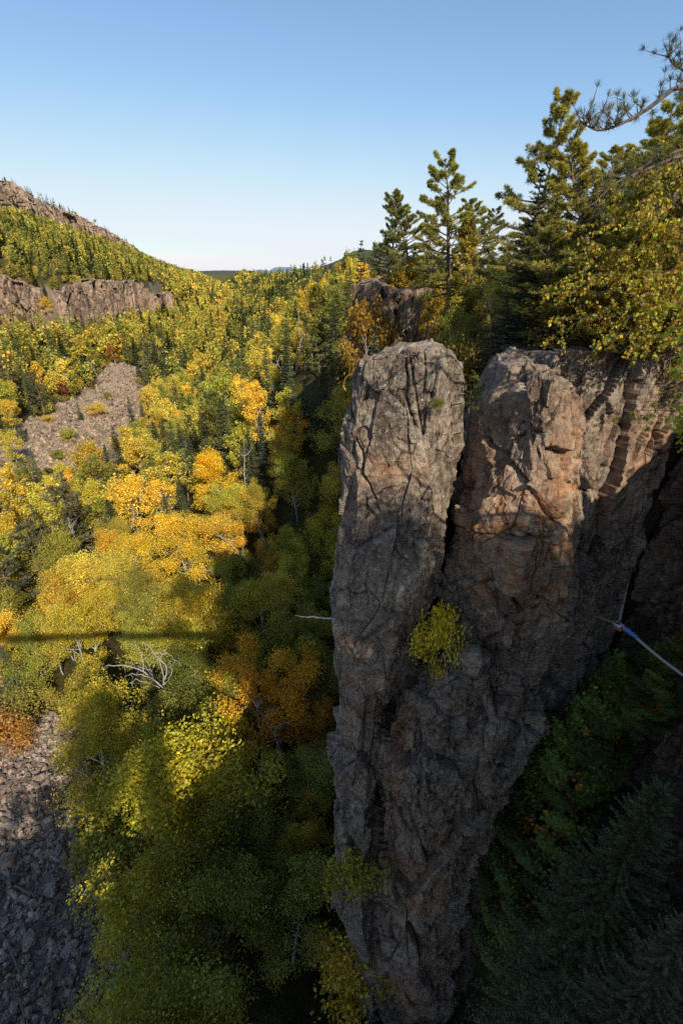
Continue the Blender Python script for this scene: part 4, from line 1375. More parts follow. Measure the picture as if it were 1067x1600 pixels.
def rim_trees():
    P_, S, B = 'pine_tree', 'spruce_tree', 'birch_tree'
    rim('pine_rim', P_, 'pine', 'tallest rim pine with an open ragged crown against the sky', 845, 150, 27.5, (.40, .36, .08), 0, 1.0)
    rim('pine_rim', P_, 'pine', 'full green-gold pine on the outcrop, left of the tallest pine', 722, 242, 40, (.38, .37, .07), 1, 1.15)
    rim('pine_rim', P_, 'pine', 'slim pine second from the tip of the outcrop', 652, 292, 49.5, (.30, .30, .07), 2, 1.1)
    rim('pine_rim', P_, 'pine', 'smallest pine standing at the tip of the outcrop', 604, 304, 50.5, (.16, .21, .07), 3, .9)
    rim('pine_rim', P_, 'pine', 'half-hidden pine between the full pine and the tallest pine', 775, 300, 44, (.30, .30, .065), 1, 1.1)
    rim('pine_rim', P_, 'pine', 'olive pine just left of the full pine on the outcrop', 690, 330, 47, (.34, .32, .06), 3, 1.1)
    rim('spruce_near', S, 'spruce', 'dark green spruce in front of the tallest rim pine', 846, 262, 24, (.09, .115, .045), 0, 1.0)
    rim('spruce_near', S, 'spruce', 'thin dying spruce with sparse grey top beside the tallest pine', 890, 212, 27, (.17, .15, .08), 1, .6)
    rim('pine_rim', P_, 'pine', 'yellow-olive pine behind the overhanging pine bough', 985, 205, 20.5, (.46, .41, .085), 2, 1.2)
    rim('pine_rim', P_, 'pine', 'grey-olive pine between the dying spruce and the autumn birch', 925, 290, 23, (.36, .33, .09), 3, 1.3)
    rim('pine_rim', P_, 'pine', 'large pine at the right edge behind the pine boughs', 1065, 130, 21.5, (.38, .37, .08), 0, 1.2)
    for i, (px, py, y, c, w) in enumerate([(945, 235, 22, (.44, .40, .085), 'bright olive pine right beside the dying spruce'), (1005, 165, 21, (.42, .38, .08), 'tall olive pine between the two pine boughs'), (1048, 195, 18.8, (.37, .35, .075), 'green-gold pine at the right edge under the top bough'),
                                           (905, 330, 20.5, (.25, .24, .06), 'low green pine behind the left side of the autumn birch'), (955, 255, 26, (.33, .32, .09), 'grey-green pine filling the gap behind the autumn birch'), (1020, 215, 25, (.42, .36, .07), 'olive-gold pine under the upper pine bough'),
                                           (870, 300, 34, (.28, .28, .07), 'dark pine far behind the dying spruce'), (815, 330, 38, (.24, .23, .06), 'low olive pine right of the half-hidden pine'), (745, 320, 52, (.20, .20, .06), 'distant pine behind the full pine')]):
        rim('pine_rim', P_, 'pine', w, px, py, y, c, i + 1, 1.25)
    rim('cedar', 'cedar_tree', 'cedar', 'yellowing cedar under the full pine on the outcrop', 738, 345, 36, (.42, .33, .05), 0, .9)
    rim('birch_mid', B, 'birch', 'golden birch at the tip of the outcrop below the smallest pine', 606, 400, 49.2, (.55, .37, .04), 0, 1.1)
    rim('birch_mid', B, 'birch', 'yellow-green birch below the slim pine on the outcrop', 655, 412, 48.8, (.34, .28, .04), 1, 1.1)
    rim('birch_mid', B, 'birch', 'olive-gold birch below the full pine, behind the cedar', 700, 418, 47.5, (.5, .38, .045), 2, .9)
    rim('birch_near', B, 'birch', 'lime birch filling the rim under the half-hidden pine', 790, 400, 33, (.22, .21, .04), 3, 1.2)
    rim('birch_near', B, 'birch', 'green birch behind the dark rim spruce', 885, 380, 26, (.16, .17, .04), 0, 1.2)
    rim('birch_mid', B, 'birch', 'yellow birch clinging to the foot of the outcrop', 682, 445, 45, (.50, .36, .045), 1, .45, base=-9.5)
    rim('birch_mid', B, 'birch', 'amber birch growing at the left corner of the outcrop, above the small spruce', 572, 472, 44.5, (.36, .22, .03), 2, .7, base=-14)
    rim('spruce_mid', S, 'spruce', 'small blue-green spruce peeking over the left column', 586, 505, 30, (.12, .16, .10), 0, .8, base=-12)
    rim('birch_near', B, 'birch', 'bright green shrubby birch in the notch behind the two columns', 716, 490, 25.5, (.26, .27, .04), 2, .55, base=-7)
    rim('bush', 'bush', 'bush', 'red-tipped leafy bush behind the gap between the column tops', 735, 535, 22.5, (.24, .17, .03), 0, .8, base=-5.5)
    rim('spruce_near', S, 'spruce', 'pale young spruce on the rim behind the wedged block', 800, 452, 21.5, (.14, .16, .07), 2, 1.6)
    rim('spruce_near', S, 'spruce', 'dark bushy spruce at the rim behind the slab', 835, 430, 20.5, (.09, .11, .045), 0, 1.7)
    for i, (px, py, y, c, n) in enumerate([(870, 470, 19.8, (.20, .15, .03), 'russet bush on the slab edge below the dark spruce'), (930, 470, 19.6, (.18, .15, .035), 'olive bush on the slab under the autumn birch'),
                                           (1000, 480, 19.4, (.16, .15, .03), 'green bush at the right end of the slab'), (765, 505, 22, (.11, .12, .03), 'low dark bush in the gap behind the wedged block'),
                                           (1060, 470, 17, (.17, .16, .03), 'leafy bush at the right edge behind the near birch')]):
        rim('bush', 'bush', 'bush', n, px, py, y, c, i, 1.35, base=-2.7)
    # forest floor cover on the rim behind (keeps the rim closed under the crowns)
    ex = [(930, 330, 26, OLIVE), (990, 340, 23, AMBER), (850, 400, 30, LIME), (760, 420, 38, OLIVE), (1050, 300, 21, OLIVE), (960, 400, 20.5, (.36, .24, .04)), (1040, 380, 19, (.30, .22, .04)), (900, 420, 22, (.30, .20, .04))]
    W = ['olive birch between the dying spruce and the grey-olive pine', 'amber birch beneath the yellow-olive pine', 'lime birch left of the dark rim spruce', 'olive birch behind the yellowing cedar',
         'olive birch at the right edge under the large pine', 'russet birch right behind the slab', 'ochre birch behind the autumn birch at the right edge', 'orange-brown birch behind the slab bushes']
    for i, ((px, py, y, c), w) in enumerate(zip(ex, W)):
        rim('birch_near', B, 'birch', w, px, py, y, c, i, 1.25)
    # trees of the rim behind the camera's right shoulder: they throw the dappled shade on the pillar
    for i, (x, y, H, k) in enumerate([(10.6, -4.0, 11, 'birch_near'), (12.0, -2.4, 8.2, 'birch_near'), (14.6, -1.8, 4.2, 'birch_near'), (16.8, -1.8, 4.4, 'birch_near'), (15.0, -6.5, 9.5, 'pine_far'), (18.5, -8, 12, 'pine_far'), (11.6, -10.5, 15, 'birch_near'), (13.6, -11.5, 14, 'birch_near'),
                                      (7.9, -12.5, 11, 'birch_mid'), (4.9, -18, 12, 'spruce_mid'), (3.4, -22, 11.5, 'birch_mid'), (2.2, -27, 11, 'birch_mid'), (1.5, -34, 8, 'birch_mid'), (1.4, -45, 4, 'birch_mid'), (1.4, -58, 3.5, 'spruce_mid')]):
        kind = k.split('_')[0]
        place(k, kind + '_tree', kind, f'{kind} on the near rim outside the view, throwing shade on the pillar', (x, y, float(hq(x, y))), H, {'pine': PINEC, 'birch': LIME, 'spruce': SPR}[kind], None,
              f'{kind} trees on the near rim outside the view', sx=1.1)


rim_trees()


# ------------------------------------------------------------------ close birch, autumn birch and pine bough
def bigleaves(mb, base, d, n, L, W, col):
    """ovate leaves hanging from base along d, blade normal n"""
    w = unit(np.cross(n, d)); k = len(base)
    L = L[:, None]; W = W[:, None]
    b = base; r1 = base + d * L * .32 + w * W + n * L * .06; r2 = base + d * L * .70 + w * W * .62 + n * L * .05; t = base + d * L
    l1 = base + d * L * .32 - w * W + n * L * .06; l2 = base + d * L * .70 - w * W * .62 + n * L * .05
    v = np.stack([b, r1, r2, t, l2, l1], 1).reshape(-1, 3)
    i = np.arange(k)[:, None] * 6
    q = np.concatenate([i + np.array([0, 1, 2, 3]), i + np.array([0, 3, 4, 5])])
    mb.quads(v, q, np.repeat(col, 6, 0))


def near_broadleaf(name, label, foot, stem, targets, spread, nleaf, L, palette, seed):
    r = np.random.RandomState(seed)
    T, Cn = MB(), MB()
    st = np.array(stem)
    T.tube(st, np.linspace(.075, .03, len(st)), 8)
    per = nleaf // len(targets)
    for tg in targets:
        tg = np.array(tg)
        i = np.argmin(np.abs(st[:, 2] - (tg[2] - .8)) + r.rand(len(st)) * .4)
        p = st[i]; mid = (p + tg) / 2 + np.array([0, 0, .35]) + r.normal(0, .12, 3)
        u = np.linspace(0, 1, 7)[:, None]
        bp = (1 - u) ** 2 * p + 2 * u * (1 - u) * mid + u * u * tg
        T.tube(bp, np.linspace(.013, .003, 7), 5)
        tw = []
        for j in range(9):
            f = r.uniform(.45, 1) * 6; a = min(int(f), 5); q = bp[a] * (1 - f + a) + bp[a + 1] * (f - a)
            d = unit(rdir(1, r)[0] + unit(tg - p) * .6 + np.array([0, 0, -.25]))
            tp = curve(q, d, spread * r.uniform(.5, 1.2), 5, r, .2, (0, 0, -.35))
            T.tube(tp, [.006, .005, .004, .003, .002], 3); tw.append(tp)
        tw = np.array(tw)
        k = r.randint(len(tw), size=per); f = r.uniform(.1, 1, per) * 4; a = np.minimum(f.astype(int), 3); f = (f - a)[:, None]
        b = tw[k, a] * (1 - f) + tw[k, a + 1] * f + r.normal(0, .035, (per, 3))
        d = unit(r.normal(0, .55, (per, 3)) + np.array([-.1, -.1, -.75]))
        nn = unit(np.cross(d, rdir(per, r)))
        pal = np.array([c for c, w in palette]); pw = np.array([w for c, w in palette]); pw = pw / pw.sum()
        col = pal[r.choice(len(pal), per, p=pw)] * r.uniform(.75, 1.25, (per, 1))
        ln = L * r.uniform(.6, 1.2, per)
        bigleaves(Cn, b, d, nn, ln, ln * .40, col)
    o = thing(name, label, 'birch', tuple(foot))
    inv = -np.array(foot)
    t = link('trunk', T.mesh('near_trunk', M['bark'], True), o); t.location = inv
    c = link('crown', Cn.mesh('near_crown', M['leaf']), o); c.location = inv


def near_right():
    foot = (13.6, 7.2, -2.7)
    stem = [(13.6, 7.2, -2.7), (11.5, 7.0, -2.0), (9.3, 6.9, -1.5), (7.4, 6.8, -.9), (6.5, 6.7, 0), (5.9, 6.6, .8), (5.5, 6.6, 1.5)]
    tg = [(1045, 470), (1062, 520), (1030, 560), (1000, 590), (985, 630), (1040, 610), (1010, 650), (1055, 670), (965, 640), (1040, 700), (1062, 590), (1062, 440), (1020, 510), (1075, 640), (950, 600), (1078, 700), (1070, 555)]
    near_broadleaf('birch_tree', 'nearest birch with hanging yellow-green leaves reaching in over the slab', foot, stem, [pix(a, b, 6.0 + 1.0 * math.sin(i * 2.3)) for i, (a, b) in enumerate(tg)], .55, 4600, .07,
                   [((.44, .46, .04), .42), ((.60, .54, .045), .30), ((.26, .32, .035), .20), ((.64, .46, .05), .06), ((.5, .22, .03), .02)], 5)
    foot = (13.6, 19.6, -2.7)
    stem = [(13.6, 19.6, -2.7), (12.8, 18.4, -1.6), (11.6, 17.2, -.4), (10.6, 16.2, .8), (9.9, 15.5, 2.0), (9.5, 15.2, 3.2)]
    tg = [(900, 400), (880, 450), (930, 380), (920, 440), (950, 420), (960, 340), (990, 310), (1010, 360), (1040, 320), (980, 390), (1010, 430), (1050, 390), (940, 480), (980, 470), (1030, 480), (1060, 440), (905, 500), (965, 520),
          (1010, 530), (1060, 350), (1065, 300), (1030, 285), (1062, 270), (990, 345), (930, 345), (870, 500), (895, 430), (1000, 400), (1035, 430), (1070, 480), (930, 520)]
    near_broadleaf('birch_tree', 'autumn birch with mixed red, orange and yellow leaves above the slab', foot, stem, [pix(a, b, 14.2 + 1.3 * math.sin(i * 1.7)) for i, (a, b) in enumerate(tg)], 1.1, 13000, .10,
                   [((.26, .28, .035), .28), ((.52, .46, .04), .26), ((.62, .46, .045), .18), ((.52, .20, .035), .12), ((.36, .09, .03), .03), ((.17, .20, .03), .13)], 6)
    # pine bough
    r = np.random.RandomState(9)
    foot = np.array([14.4, 9.6, -2.6])
    T, Cn = MB(), MB()
    T.tube([foot, (12.8, 9.6, -.5), (11.0, 9.5, 1.8), (9.6, 9.4, 4.5), (8.8, 9.4, 7.5), (8.3, 9.4, 10.5)], [.2, .18, .16, .12, .08, .03], 9)
    boughs = [[(10.8, 9.5, 2.2), pix(1067, 122, 7.4), pix(1020, 165, 7.2), pix(975, 192, 7.1), pix(935, 207, 7.0), pix(905, 190, 7.0)],
              [(10.8, 9.5, 2.2), pix(1067, 240, 7.9), pix(1010, 265, 7.8), pix(960, 285, 7.8), pix(925, 320, 7.8)],
              [(11.0, 9.5, 1.8), pix(1075, 230, 8.4), pix(1020, 250, 8.3), pix(980, 275, 8.2)],
              [(9.8, 9.5, 4.0), pix(1085, 120, 8.2), pix(1050, 100, 8.2), pix(1040, 78, 8.2)]]
    spots = []
    for k, b in enumerate(boughs):
        b = np.array(b); u = np.linspace(0, 1, len(b)); w = np.linspace(0, 1, 22)
        bp = np.column_stack([np.interp(w, u, b[:, i]) for i in range(3)])
        for _ in range(2):
            bp[1:-1] = (bp[:-2] + 2 * bp[1:-1] + bp[2:]) / 4
        T.tube(bp, np.linspace(.045 if k < 3 else .03, .006, 22), 6)
        for j in range(40 if k < 2 else 20):
            f = r.uniform(.22, 1) * 21; a = min(int(f), 20); q = bp[a] * (1 - f + a) + bp[a + 1] * (f - a)
            d = unit((bp[a + 1] - bp[a]) * 8 + r.normal(0, .6, 3) + np.array([0, 0, .55 if k != 1 else .2]))
            tp = curve(q, d, r.uniform(.12, .42), 5, r, .22, (0, 0, .6))
            T.tube(tp, [.009, .008, .007, .006, .004], 4)
            spots.append((tp[-1], unit(tp[-1] - tp[-2]), f / 21, k)); spots.append((tp[2], unit(tp[2] - tp[1]), f / 21, k))
    for p, d, f, k in spots:
        if r.rand() < .25 + .25 * (k == 1 and f > .6):
            continue
        dead = k == 0 and f > .72
        c = np.array([.20, .13, .09]) if (dead and r.rand() < .6) else np.array([.085, .115, .055]) if r.rand() < .6 else np.array([.20, .18, .05])
        tuft(Cn, p, unit(d + np.array([0, 0, .3])), 34 if not dead else 20, .125, .0032, r, c, .55)
    o = thing('pine_tree', 'near pine whose needled boughs hang in over the sky at the top right', 'pine', tuple(foot))
    link('trunk', T.mesh('bough_trunk', M['bark'], True), o).location = -foot
    link('crown', Cn.mesh('bough_crown', M['needle']), o).location = -foot


near_right()


# ------------------------------------------------------------------ gully right of the pillar
def gully():
    proto('cedar_big', 'cedar', cedar(410, 20, 3.3, 80000, .155, .30), 'bark', 'needle')
    proto('fir_big', 'fir', spruce(420, 20, 4.0, 80, 11, 20, .27, .2, .22, .3), 'bark', 'needle')
    proto('fir_big', 'fir', spruce(421, 20, 3.6, 80, 11, 20, .27, .25, .22, .3), 'bark', 'needle')

    def put(kind, name, cat, label, px, py, t, H, col, var, sx):
        q = pix(px, py, t)
        T, Cn = PROTO[kind][var % len(PROTO[kind])]
        o = thing(name, label, cat, (q[0], q[1], q[2] - H), rng.uniform(0, 6.28)); s = H / 20
        o.scale = (s * sx, s * sx, s)
        link('trunk', T, o); link('crown', Cn, o).color = (*col, 1)
    put('cedar_big', 'cedar_tree', 'cedar', 'large dark cedar with orange dead sprays in the gully right of the pillar', 930, 1040, 20.5, 24, (.17, .22, .035), 0, .80)
    put('cedar_big', 'cedar_tree', 'cedar', 'smaller cedar on the ledge beside the rope anchor', 1050, 985, 17.5, 5, (.14, .18, .035), 0, 1.4)
    put('fir_big', 'fir_tree', 'fir', 'blue-green fir at the right edge below the cedar', 1030, 1215, 14.5, 24, (.15, .17, .065), 0, .8)
    put('fir_big', 'fir_tree', 'fir', 'blue-green fir with pale needles, lowest at the bottom right', 960, 1400, 16.5, 22, (.165, .185, .07), 1, .95)
    put('fir_big', 'fir_tree', 'fir', 'olive-green fir against the near wall at the right edge', 1075, 1440, 13, 22, (.20, .20, .10), 0, .8)
    # dark rock face at the back of the gully, right of the pillar foot
    fx = [(708, 1600), (720, 1440), (745, 1330), (790, 1300), (860, 1330), (900, 1400), (920, 1600)]
    px_, pz_ = prof(fx, 18.0)
    path = [(8.0, 19.5), (8.6, 18.2), (11.0, 18.0), (13.5, 18.6), (14.5, 20)][::-1]
    ribbon('cliff', path, -22, -54, .13, 230, amp=1.1, cell=(1.8, 1.8, 2.6), mat='rock_deep', zpow=.8, inset=2.0, batter=2.5, seed=4)


gully()


# ------------------------------------------------------------------ plants on the pillar
def pillar_plants():
    p = aty(664, 1062, 14.5)
    place('bush', 'sapling', 'sapling', 'slim yellow-green sapling rooted in the crack below the two columns', (p[0], 14.35, p[2]), 3.9, (.80, .68, .06), .5, None, (.12, 0), var=1, sx=.37)
    p = aty(680, 640, 14.9)
    place('bush', 'tiny_plant', 'plant', 'tiny green plant in a crack of the left column', (p[0], 14.75, p[2] - .1), .55, (.22, .22, .03), 0, None, (.3, 0), var=0, sx=.6)
    p = aty(548, 1385, 15.0)
    place('bush', 'bush', 'bush', 'thin yellow-green shrub clinging to the left edge of the pillar', (p[0], 15.0, p[2]), 3.6, (.45, .40, .05), 1, None, (.15, -.15), var=1, sx=.75)
    p = aty(528, 1535, 15.2)
    place('bush', 'bush', 'bush', 'yellow-leaved shrub hanging off the lower left edge of the pillar', (p[0] - .2, 15.0, p[2]), 4.2, (.66, .48, .05), 2, None, (.2, -.4), var=2, sx=1.0)
    p = aty(745, 620, 16.2)
    place('cedar_small', 'cedar_sapling', 'sapling', 'green sapling in the cleft between the column tops', (p[0], 17, p[2] - .6), 1.3, (.16, .18, .03), 0, None, None, sx=1.2)
    # dead branch sticking out of the pillar
    T = MB(); r = np.random.RandomState(3)
    a, b = aty(522, 967, 15.2), aty(462, 962, 15.0)
    u = np.linspace(0, 1, 8)[:, None]
    pts = a + (b - a) * u + r.normal(0, .015, (8, 3))
    T.tube(pts - a, np.linspace(.045, .012, 8), 6)
    tag(link('dead_branch', T.mesh('dead_branch', M['dead_wood'], True), loc=a), 'bleached bare branch sticking out level from the left side of the pillar', 'branch')


pillar_plants()


# ------------------------------------------------------------------ dead wood
def dead_wood():
    q = ground_hit(215, 1075, 8.5)
    T = MB(); r = np.random.RandomState(21)
    ends = [[(255, 1075), (225, 1048), (190, 1038), (165, 1040), (155, 1052)], [(255, 1075), (262, 1040), (240, 1020), (228, 1000)], [(250, 1075), (215, 1062), (185, 1078)], [(258, 1070), (250, 1030), (262, 1010)],
            [(225, 1048), (222, 1020), (205, 1005)], [(240, 1060), (205, 1052), (192, 1060)], [(240, 1020), (262, 1022), (285, 1040)], [(255, 1075), (270, 1050), (262, 1030)]]
    t0 = np.linalg.norm(q) / np.linalg.norm(ray(215, 1075))
    foot = q - np.array([-1.5, 0, 8.5])
    for k, e in enumerate(ends):
        P = np.array([pix(a, b, t0 + 1.2 * math.sin(k * 1.9 + i * .8)) for i, (a, b) in enumerate(e)])
        w = np.linspace(0, 1, 14); u = np.linspace(0, 1, len(P))
        P = np.column_stack([np.interp(w, u, P[:, i]) for i in range(3)])
        P[1:-1] = (P[:-2] + 2 * P[1:-1] + P[2:]) / 4
        P[1:] += r.normal(0, .06, (13, 3))
        T.tube(P - foot, np.linspace(.085 if k < 2 else .05, .012, 14), 5)
        for j in range(4):
            T.tube(curve(P[r.randint(4, 13)] - foot, rdir(1, r, .2)[0], r.uniform(.5, 1.5), 5, r, .25), np.linspace(.025, .007, 5), 3)
    T.tube([(0, 0, 0), (.3, .2, 3), (1.0, .1, 6), pix(255, 1075, t0) - foot], [.16, .14, .11, .085], 6)
    tag(link('dead_tree', T.mesh('dead_tree', M['dead_wood'], True), loc=foot), 'bleached leafless tree sprawling at the edge of the shade', 'dead tree')
    lab = ['grey dead snag among the shaded birches, nearest the pillar', 'thin white snag leaning in the conifer gap', 'bare white stem among the sunlit birches below the talus', 'pale dead stem on the slope left of the pillar top',
           'slim white snag in front of the spruce cluster', 'bare grey stem in the shaded birches behind the large green birch']
    for i, (px, py, H) in enumerate([(450, 1110, 12), (445, 690, 8), (275, 690, 10), (425, 820, 12), (256, 628, 9), (370, 860, 12)]):
        q = ground_hit(px, py, H * .8)
        t = bare(600 + i, H, 2.2, 10, .011, .22)
        tag(link('dead_tree', t.mesh('snag', M['dead_wood'], True), loc=(q[0], q[1], float(hq(q[0], q[1]))), rz=i), lab[i], 'dead tree')
    bm_ = [bare(640 + k, 10, 1.7, 8, .011, .12).mesh('bare_birch', M['dead_wood'], True) for k in range(3)]
    for i, (px, py) in enumerate([(150, 560), (300, 545), (345, 590), (395, 540), (330, 640), (235, 690), (180, 800), (380, 720), (455, 560), (520, 520), (270, 780), (140, 860), (410, 620), (475, 500)]):
        q = ground_hit(px, py, 9)
        tag(link('bare_birch', bm_[i % 3], loc=(q[0], q[1], float(hq(q[0], q[1]))), rz=i * 1.7, s=1.0 + .12 * (i % 4)), 'thin bare white birch stem standing in the valley forest', 'dead tree', 'bare white birch stems in the valley forest')
    # fallen pale wood in the conifer gap
    for i, (a, b) in enumerate([((425, 668), (442, 690)), ((448, 660), (432, 672))]):
        p0, p1 = ground_hit(*a, 1.0), ground_hit(*b, 1.0)
        T = MB(); T.tube(np.array([p0, (p0 + p1) / 2 + np.array([0, 0, .4]), p1]) - p0, [.14, .11, .06], 5)
        tag(link('fallen_log', T.mesh('fallen_log', M['dead_wood'], True), loc=p0), ['longer bleached log lying in the conifer gap', 'shorter bleached log lying in the conifer gap'][i], 'log')
    LB = ['long grey log lying across the upper shaded boulders', 'thin log pointing at the pillar on the shaded boulders', 'short log at the left edge of the boulder field', 'leaning grey log low on the boulder field',
          'pale log near the bottom edge of the boulders', 'thin dark stick beside the lower birch on the boulders']
    for i, (a, b) in enumerate([((22, 1385), (60, 1402)), ((45, 1420), (108, 1400)), ((12, 1470), (36, 1530)), ((58, 1545), (82, 1500)), ((30, 1560), (44, 1600)), ((80, 1560), (84, 1600))]):
        p0, p1 = ground_hit(*a, .4), ground_hit(*b, .4)
        T = MB(); u = np.linspace(0, 1, 6)[:, None]
        T.tube((p1 - p0) * u + np.random.RandomState(i).normal(0, .04, (6, 3)), np.linspace(.11, .05, 6), 6)
        tag(link('fallen_log', T.mesh('fallen_log', M['bark' if i == 5 else 'pine_bark'], True), loc=p0), LB[i], 'log')


dead_wood()


# ------------------------------------------------------------------ boulders
def rock_template(seed, sub=2):
    r = np.random.RandomState(seed)
    g = np.linspace(-1, 1, sub + 1)
    vs, qs, key = [], [], {}

    def vid(p):
        k = tuple(np.round(p, 4))
        if k not in key:
            key[k] = len(vs); vs.append(p)
        return key[k]
    for ax in range(3):
        for sg in (-1, 1):
            for i in range(sub):
                for j in range(sub):
                    c = []
                    for a, b in ((i, j), (i + 1, j), (i + 1, j + 1), (i, j + 1)):
                        p = np.zeros(3); p[ax] = sg; p[(ax + 1) % 3] = g[a]; p[(ax + 2) % 3] = g[b]
                        c.append(vid(p))
                    qs.append(c if sg > 0 else c[::-1])
    v = np.array(vs); v = v * .45 + unit(v) * .75
    for _ in range(7):                                   # chip flat facets off
        d = rdir(1, r)[0]; h = r.uniform(.55, .95)
        k = v @ d; v = v - np.maximum(k - h, 0)[:, None] * d
    v = v * r.uniform(.65, 1.25, 3) + r.normal(0, .035, v.shape)
    return v, np.array(qs)


def scatter_rocks(name, label, x, y, size, mat, sub, seed, sink=.25):
    r = np.random.RandomState(seed)
    tp = [rock_template(seed * 10 + k, sub) for k in range(8)]
    z = hq(x, y); mb = MB()
    which = r.randint(8, size=len(x))
    for k in range(8):
        m = np.where(which == k)[0]
        v, q = tp[k]; n = len(v)
        A = r.normal(size=(len(m), 3, 3)); Q = np.linalg.qr(A)[0]
        vv = np.einsum('mij,nj->mni', Q, v) * size[m][:, None, None] + np.column_stack([x[m], y[m], z[m] + size[m] * (1 - sink * 2)])[:, None]
        qq = (q[None] + (np.arange(len(m)) * n)[:, None, None]).reshape(-1, 4)
        cc = r.uniform(.5, 1.3, (len(m), 1)) * np.array([1, .97, .94]) + r.normal(0, .03, (len(m), 3))
        mb.quads(vv.reshape(-1, 3), qq, np.repeat(cc, n, 0))
    o = link(name, mb.mesh(name, M[mat], False, {'rust': np.zeros(mb.n)}))
    o['kind'] = 'stuff'; o['label'] = label


def boulders():
    r = np.random.RandomState(31)
    n = 30000
    x = r.uniform(-52, -10, n); y = r.uniform(8, 46, n)
    pr = project(np.column_stack([x, y, hq(x, y)]))
    k = (scree_mask(x, y) > .25) & (pr[:, 0] > -90) & (pr[:, 1] < 1700)
    x, y = x[k], y[k]
    s = .075 + .27 * r.rand(len(x)) ** 3.5
    scatter_rocks('scree', 'field of loose grey angular stones at the gorge bottom, half sunlit', x, y, s, 'scree', 2, 3)
    n = 16000
    x = r.uniform(-125, -50, n); y = r.uniform(95, 216, n)
    k = talus_mask(x, y) > .4
    x, y = x[k], y[k]
    scatter_rocks('talus', 'open slope of loose pinkish-grey stones below the left cliffs', x, y, .2 + .5 * r.rand(len(x)) ** 3, 'far_scree', 1, 4, .35)
    # the largest boulders one can pick out
    LB = ['largest reddish boulder at the shade line of the boulder field', 'pale block in the sunlit strip of boulders', 'grey boulder under the olive birch at the top of the field', 'flat grey boulder among the lower logs',
          'angular boulder near the lowest birch', 'sunlit boulder at the left edge, above the reddish one', 'grey boulder just right of the long log', 'dark boulder at the foot of the shaded olive birch']
    for i, (px, py, s) in enumerate([(10, 1352, .75), (18, 1290, .5), (62, 1215, .5), (50, 1470, .5), (110, 1480, .5), (15, 1225, .45), (85, 1392, .5), (75, 1285, .5)]):
        q = ground_hit(px, py, .3); v, f = rock_template(900 + i, 4)
        mb = MB(); mb.quads(v * s, f)
        tag(link('boulder', mb.mesh('boulder', M['scree'], False, {'rust': np.full(len(v), .6 if i == 0 else 0)}), loc=(q[0], q[1], float(hq(q[0], q[1])) + s * .45), rz=i), LB[i], 'boulder', 'boulders lying on the boulder field')


boulders()


# ------------------------------------------------------------------ rope anchor
def rope_anchor():
    bpy.context.view_layer.update(); dg = bpy.context.evaluated_depsgraph_get()

    def on_rock(px, py, t):
        d = Vector(ray(px, py)); o_ = Vector((0, 0, 0))
        for _ in range(60):
            hit, loc, nrm, idx, ob, mat = sc.ray_cast(dg, o_, d.normalized())
            if not hit:
                return pix(px, py, t)
            if ob.name.split('.')[0] in ('rock_column', 'rock_slab', 'cliff', 'buttress', 'cap_block'):
                return np.array(loc)
            o_ = loc + d.normalized() * .01
        return pix(px, py, t)
    J = pix(966, 976, 14.6)
    up_end = on_rock(986, 888, 18.5); left_end = on_rock(903, 950, 17.2); out_end = pix(1160, 1112, 11.5)
    o = thing('rope_anchor', 'grey guy rope joined by blue slings to a ring anchored on the dark rock', 'rope', tuple(J))

    def rope(a, b, r0, r1, mat, sag=.12, n=14, name='rope', twist=True):
        a = np.array(a); b = np.array(b); u = np.linspace(0, 1, n)[:, None]
        p = a + (b - a) * u; p[:, 2] -= sag * 4 * (u[:, 0] * (1 - u[:, 0]))
        T = MB(); T.tube(p - J, np.linspace(r0, r1, n), 8)
        return link(name, T.mesh(name, M[mat], True), o)
    d1 = unit(out_end - J); d2 = unit(up_end - J); d3 = unit(left_end - J)
    rope(J + d1 * .5, out_end, .042, .036, 'rope', .15)['label'] = 'long rope running out to the lower right'
    rope(J + d2 * .45, up_end, .035, .03, 'rope', .03)['label'] = 'short rope going up to the rock'
    rope(J + d3 * .5, left_end, .022, .02, 'rope', .04)['label'] = 'thin rope going left to the pillar'
    for d, a, b, w in ((d1, .22, .66, .075), (d2, .15, .40, .06), (d3, .3, .62, .05)):
        rope(J + d * a, J + d * b, w, w * .7, 'sling', 0, 5, 'sling')
        rope(J + d * .04, J + d * (a + .06), w * .9, w * .55, 'steel', 0, 4, 'shackle')
    for e in (up_end, left_end):                       # bolt plates on the rock
        T = MB(); v = np.array([(a, b, c) for c in (-.12, .12) for a, b in ((-.14, -.14), (.14, -.14), (.14, .14), (-.14, .14))])
        T.quads(v + e - J, [(0, 3, 2, 1), (4, 5, 6, 7), (0, 1, 5, 4), (1, 2, 6, 5), (2, 3, 7, 6), (3, 0, 4, 7)])
        link('bolt_plate', T.mesh('bolt_plate', M['steel']), o)
    # knots along the upper rope
    for f in (.28, .5, .72):
        c = J + (up_end - J) * f
        rope(c - d2 * .06, c + d2 * .06, .055, .055, 'steel', 0, 3, 'clamp')
    T = MB(); th = np.linspace(0, 2 * math.pi, 17)
    a, b = unit(d1 - d2), unit(np.cross(np.cross(d1, d2), d1 - d2))
    T.tube(np.array([a * math.cos(t) * .17 + b * math.sin(t) * .17 for t in th]), .04, 8)
    link('ring', T.mesh('ring', M['steel'], True), o)
    T = MB()
    T.tube(np.array([a * .16 + b * .05, b * -.1, -a * .16]) - np.array([0, 0, .1]), [.06, .075, .05], 6)
    link('rust_plate', T.mesh('rust_plate', M['orange_rust'], True), o)


rope_anchor()


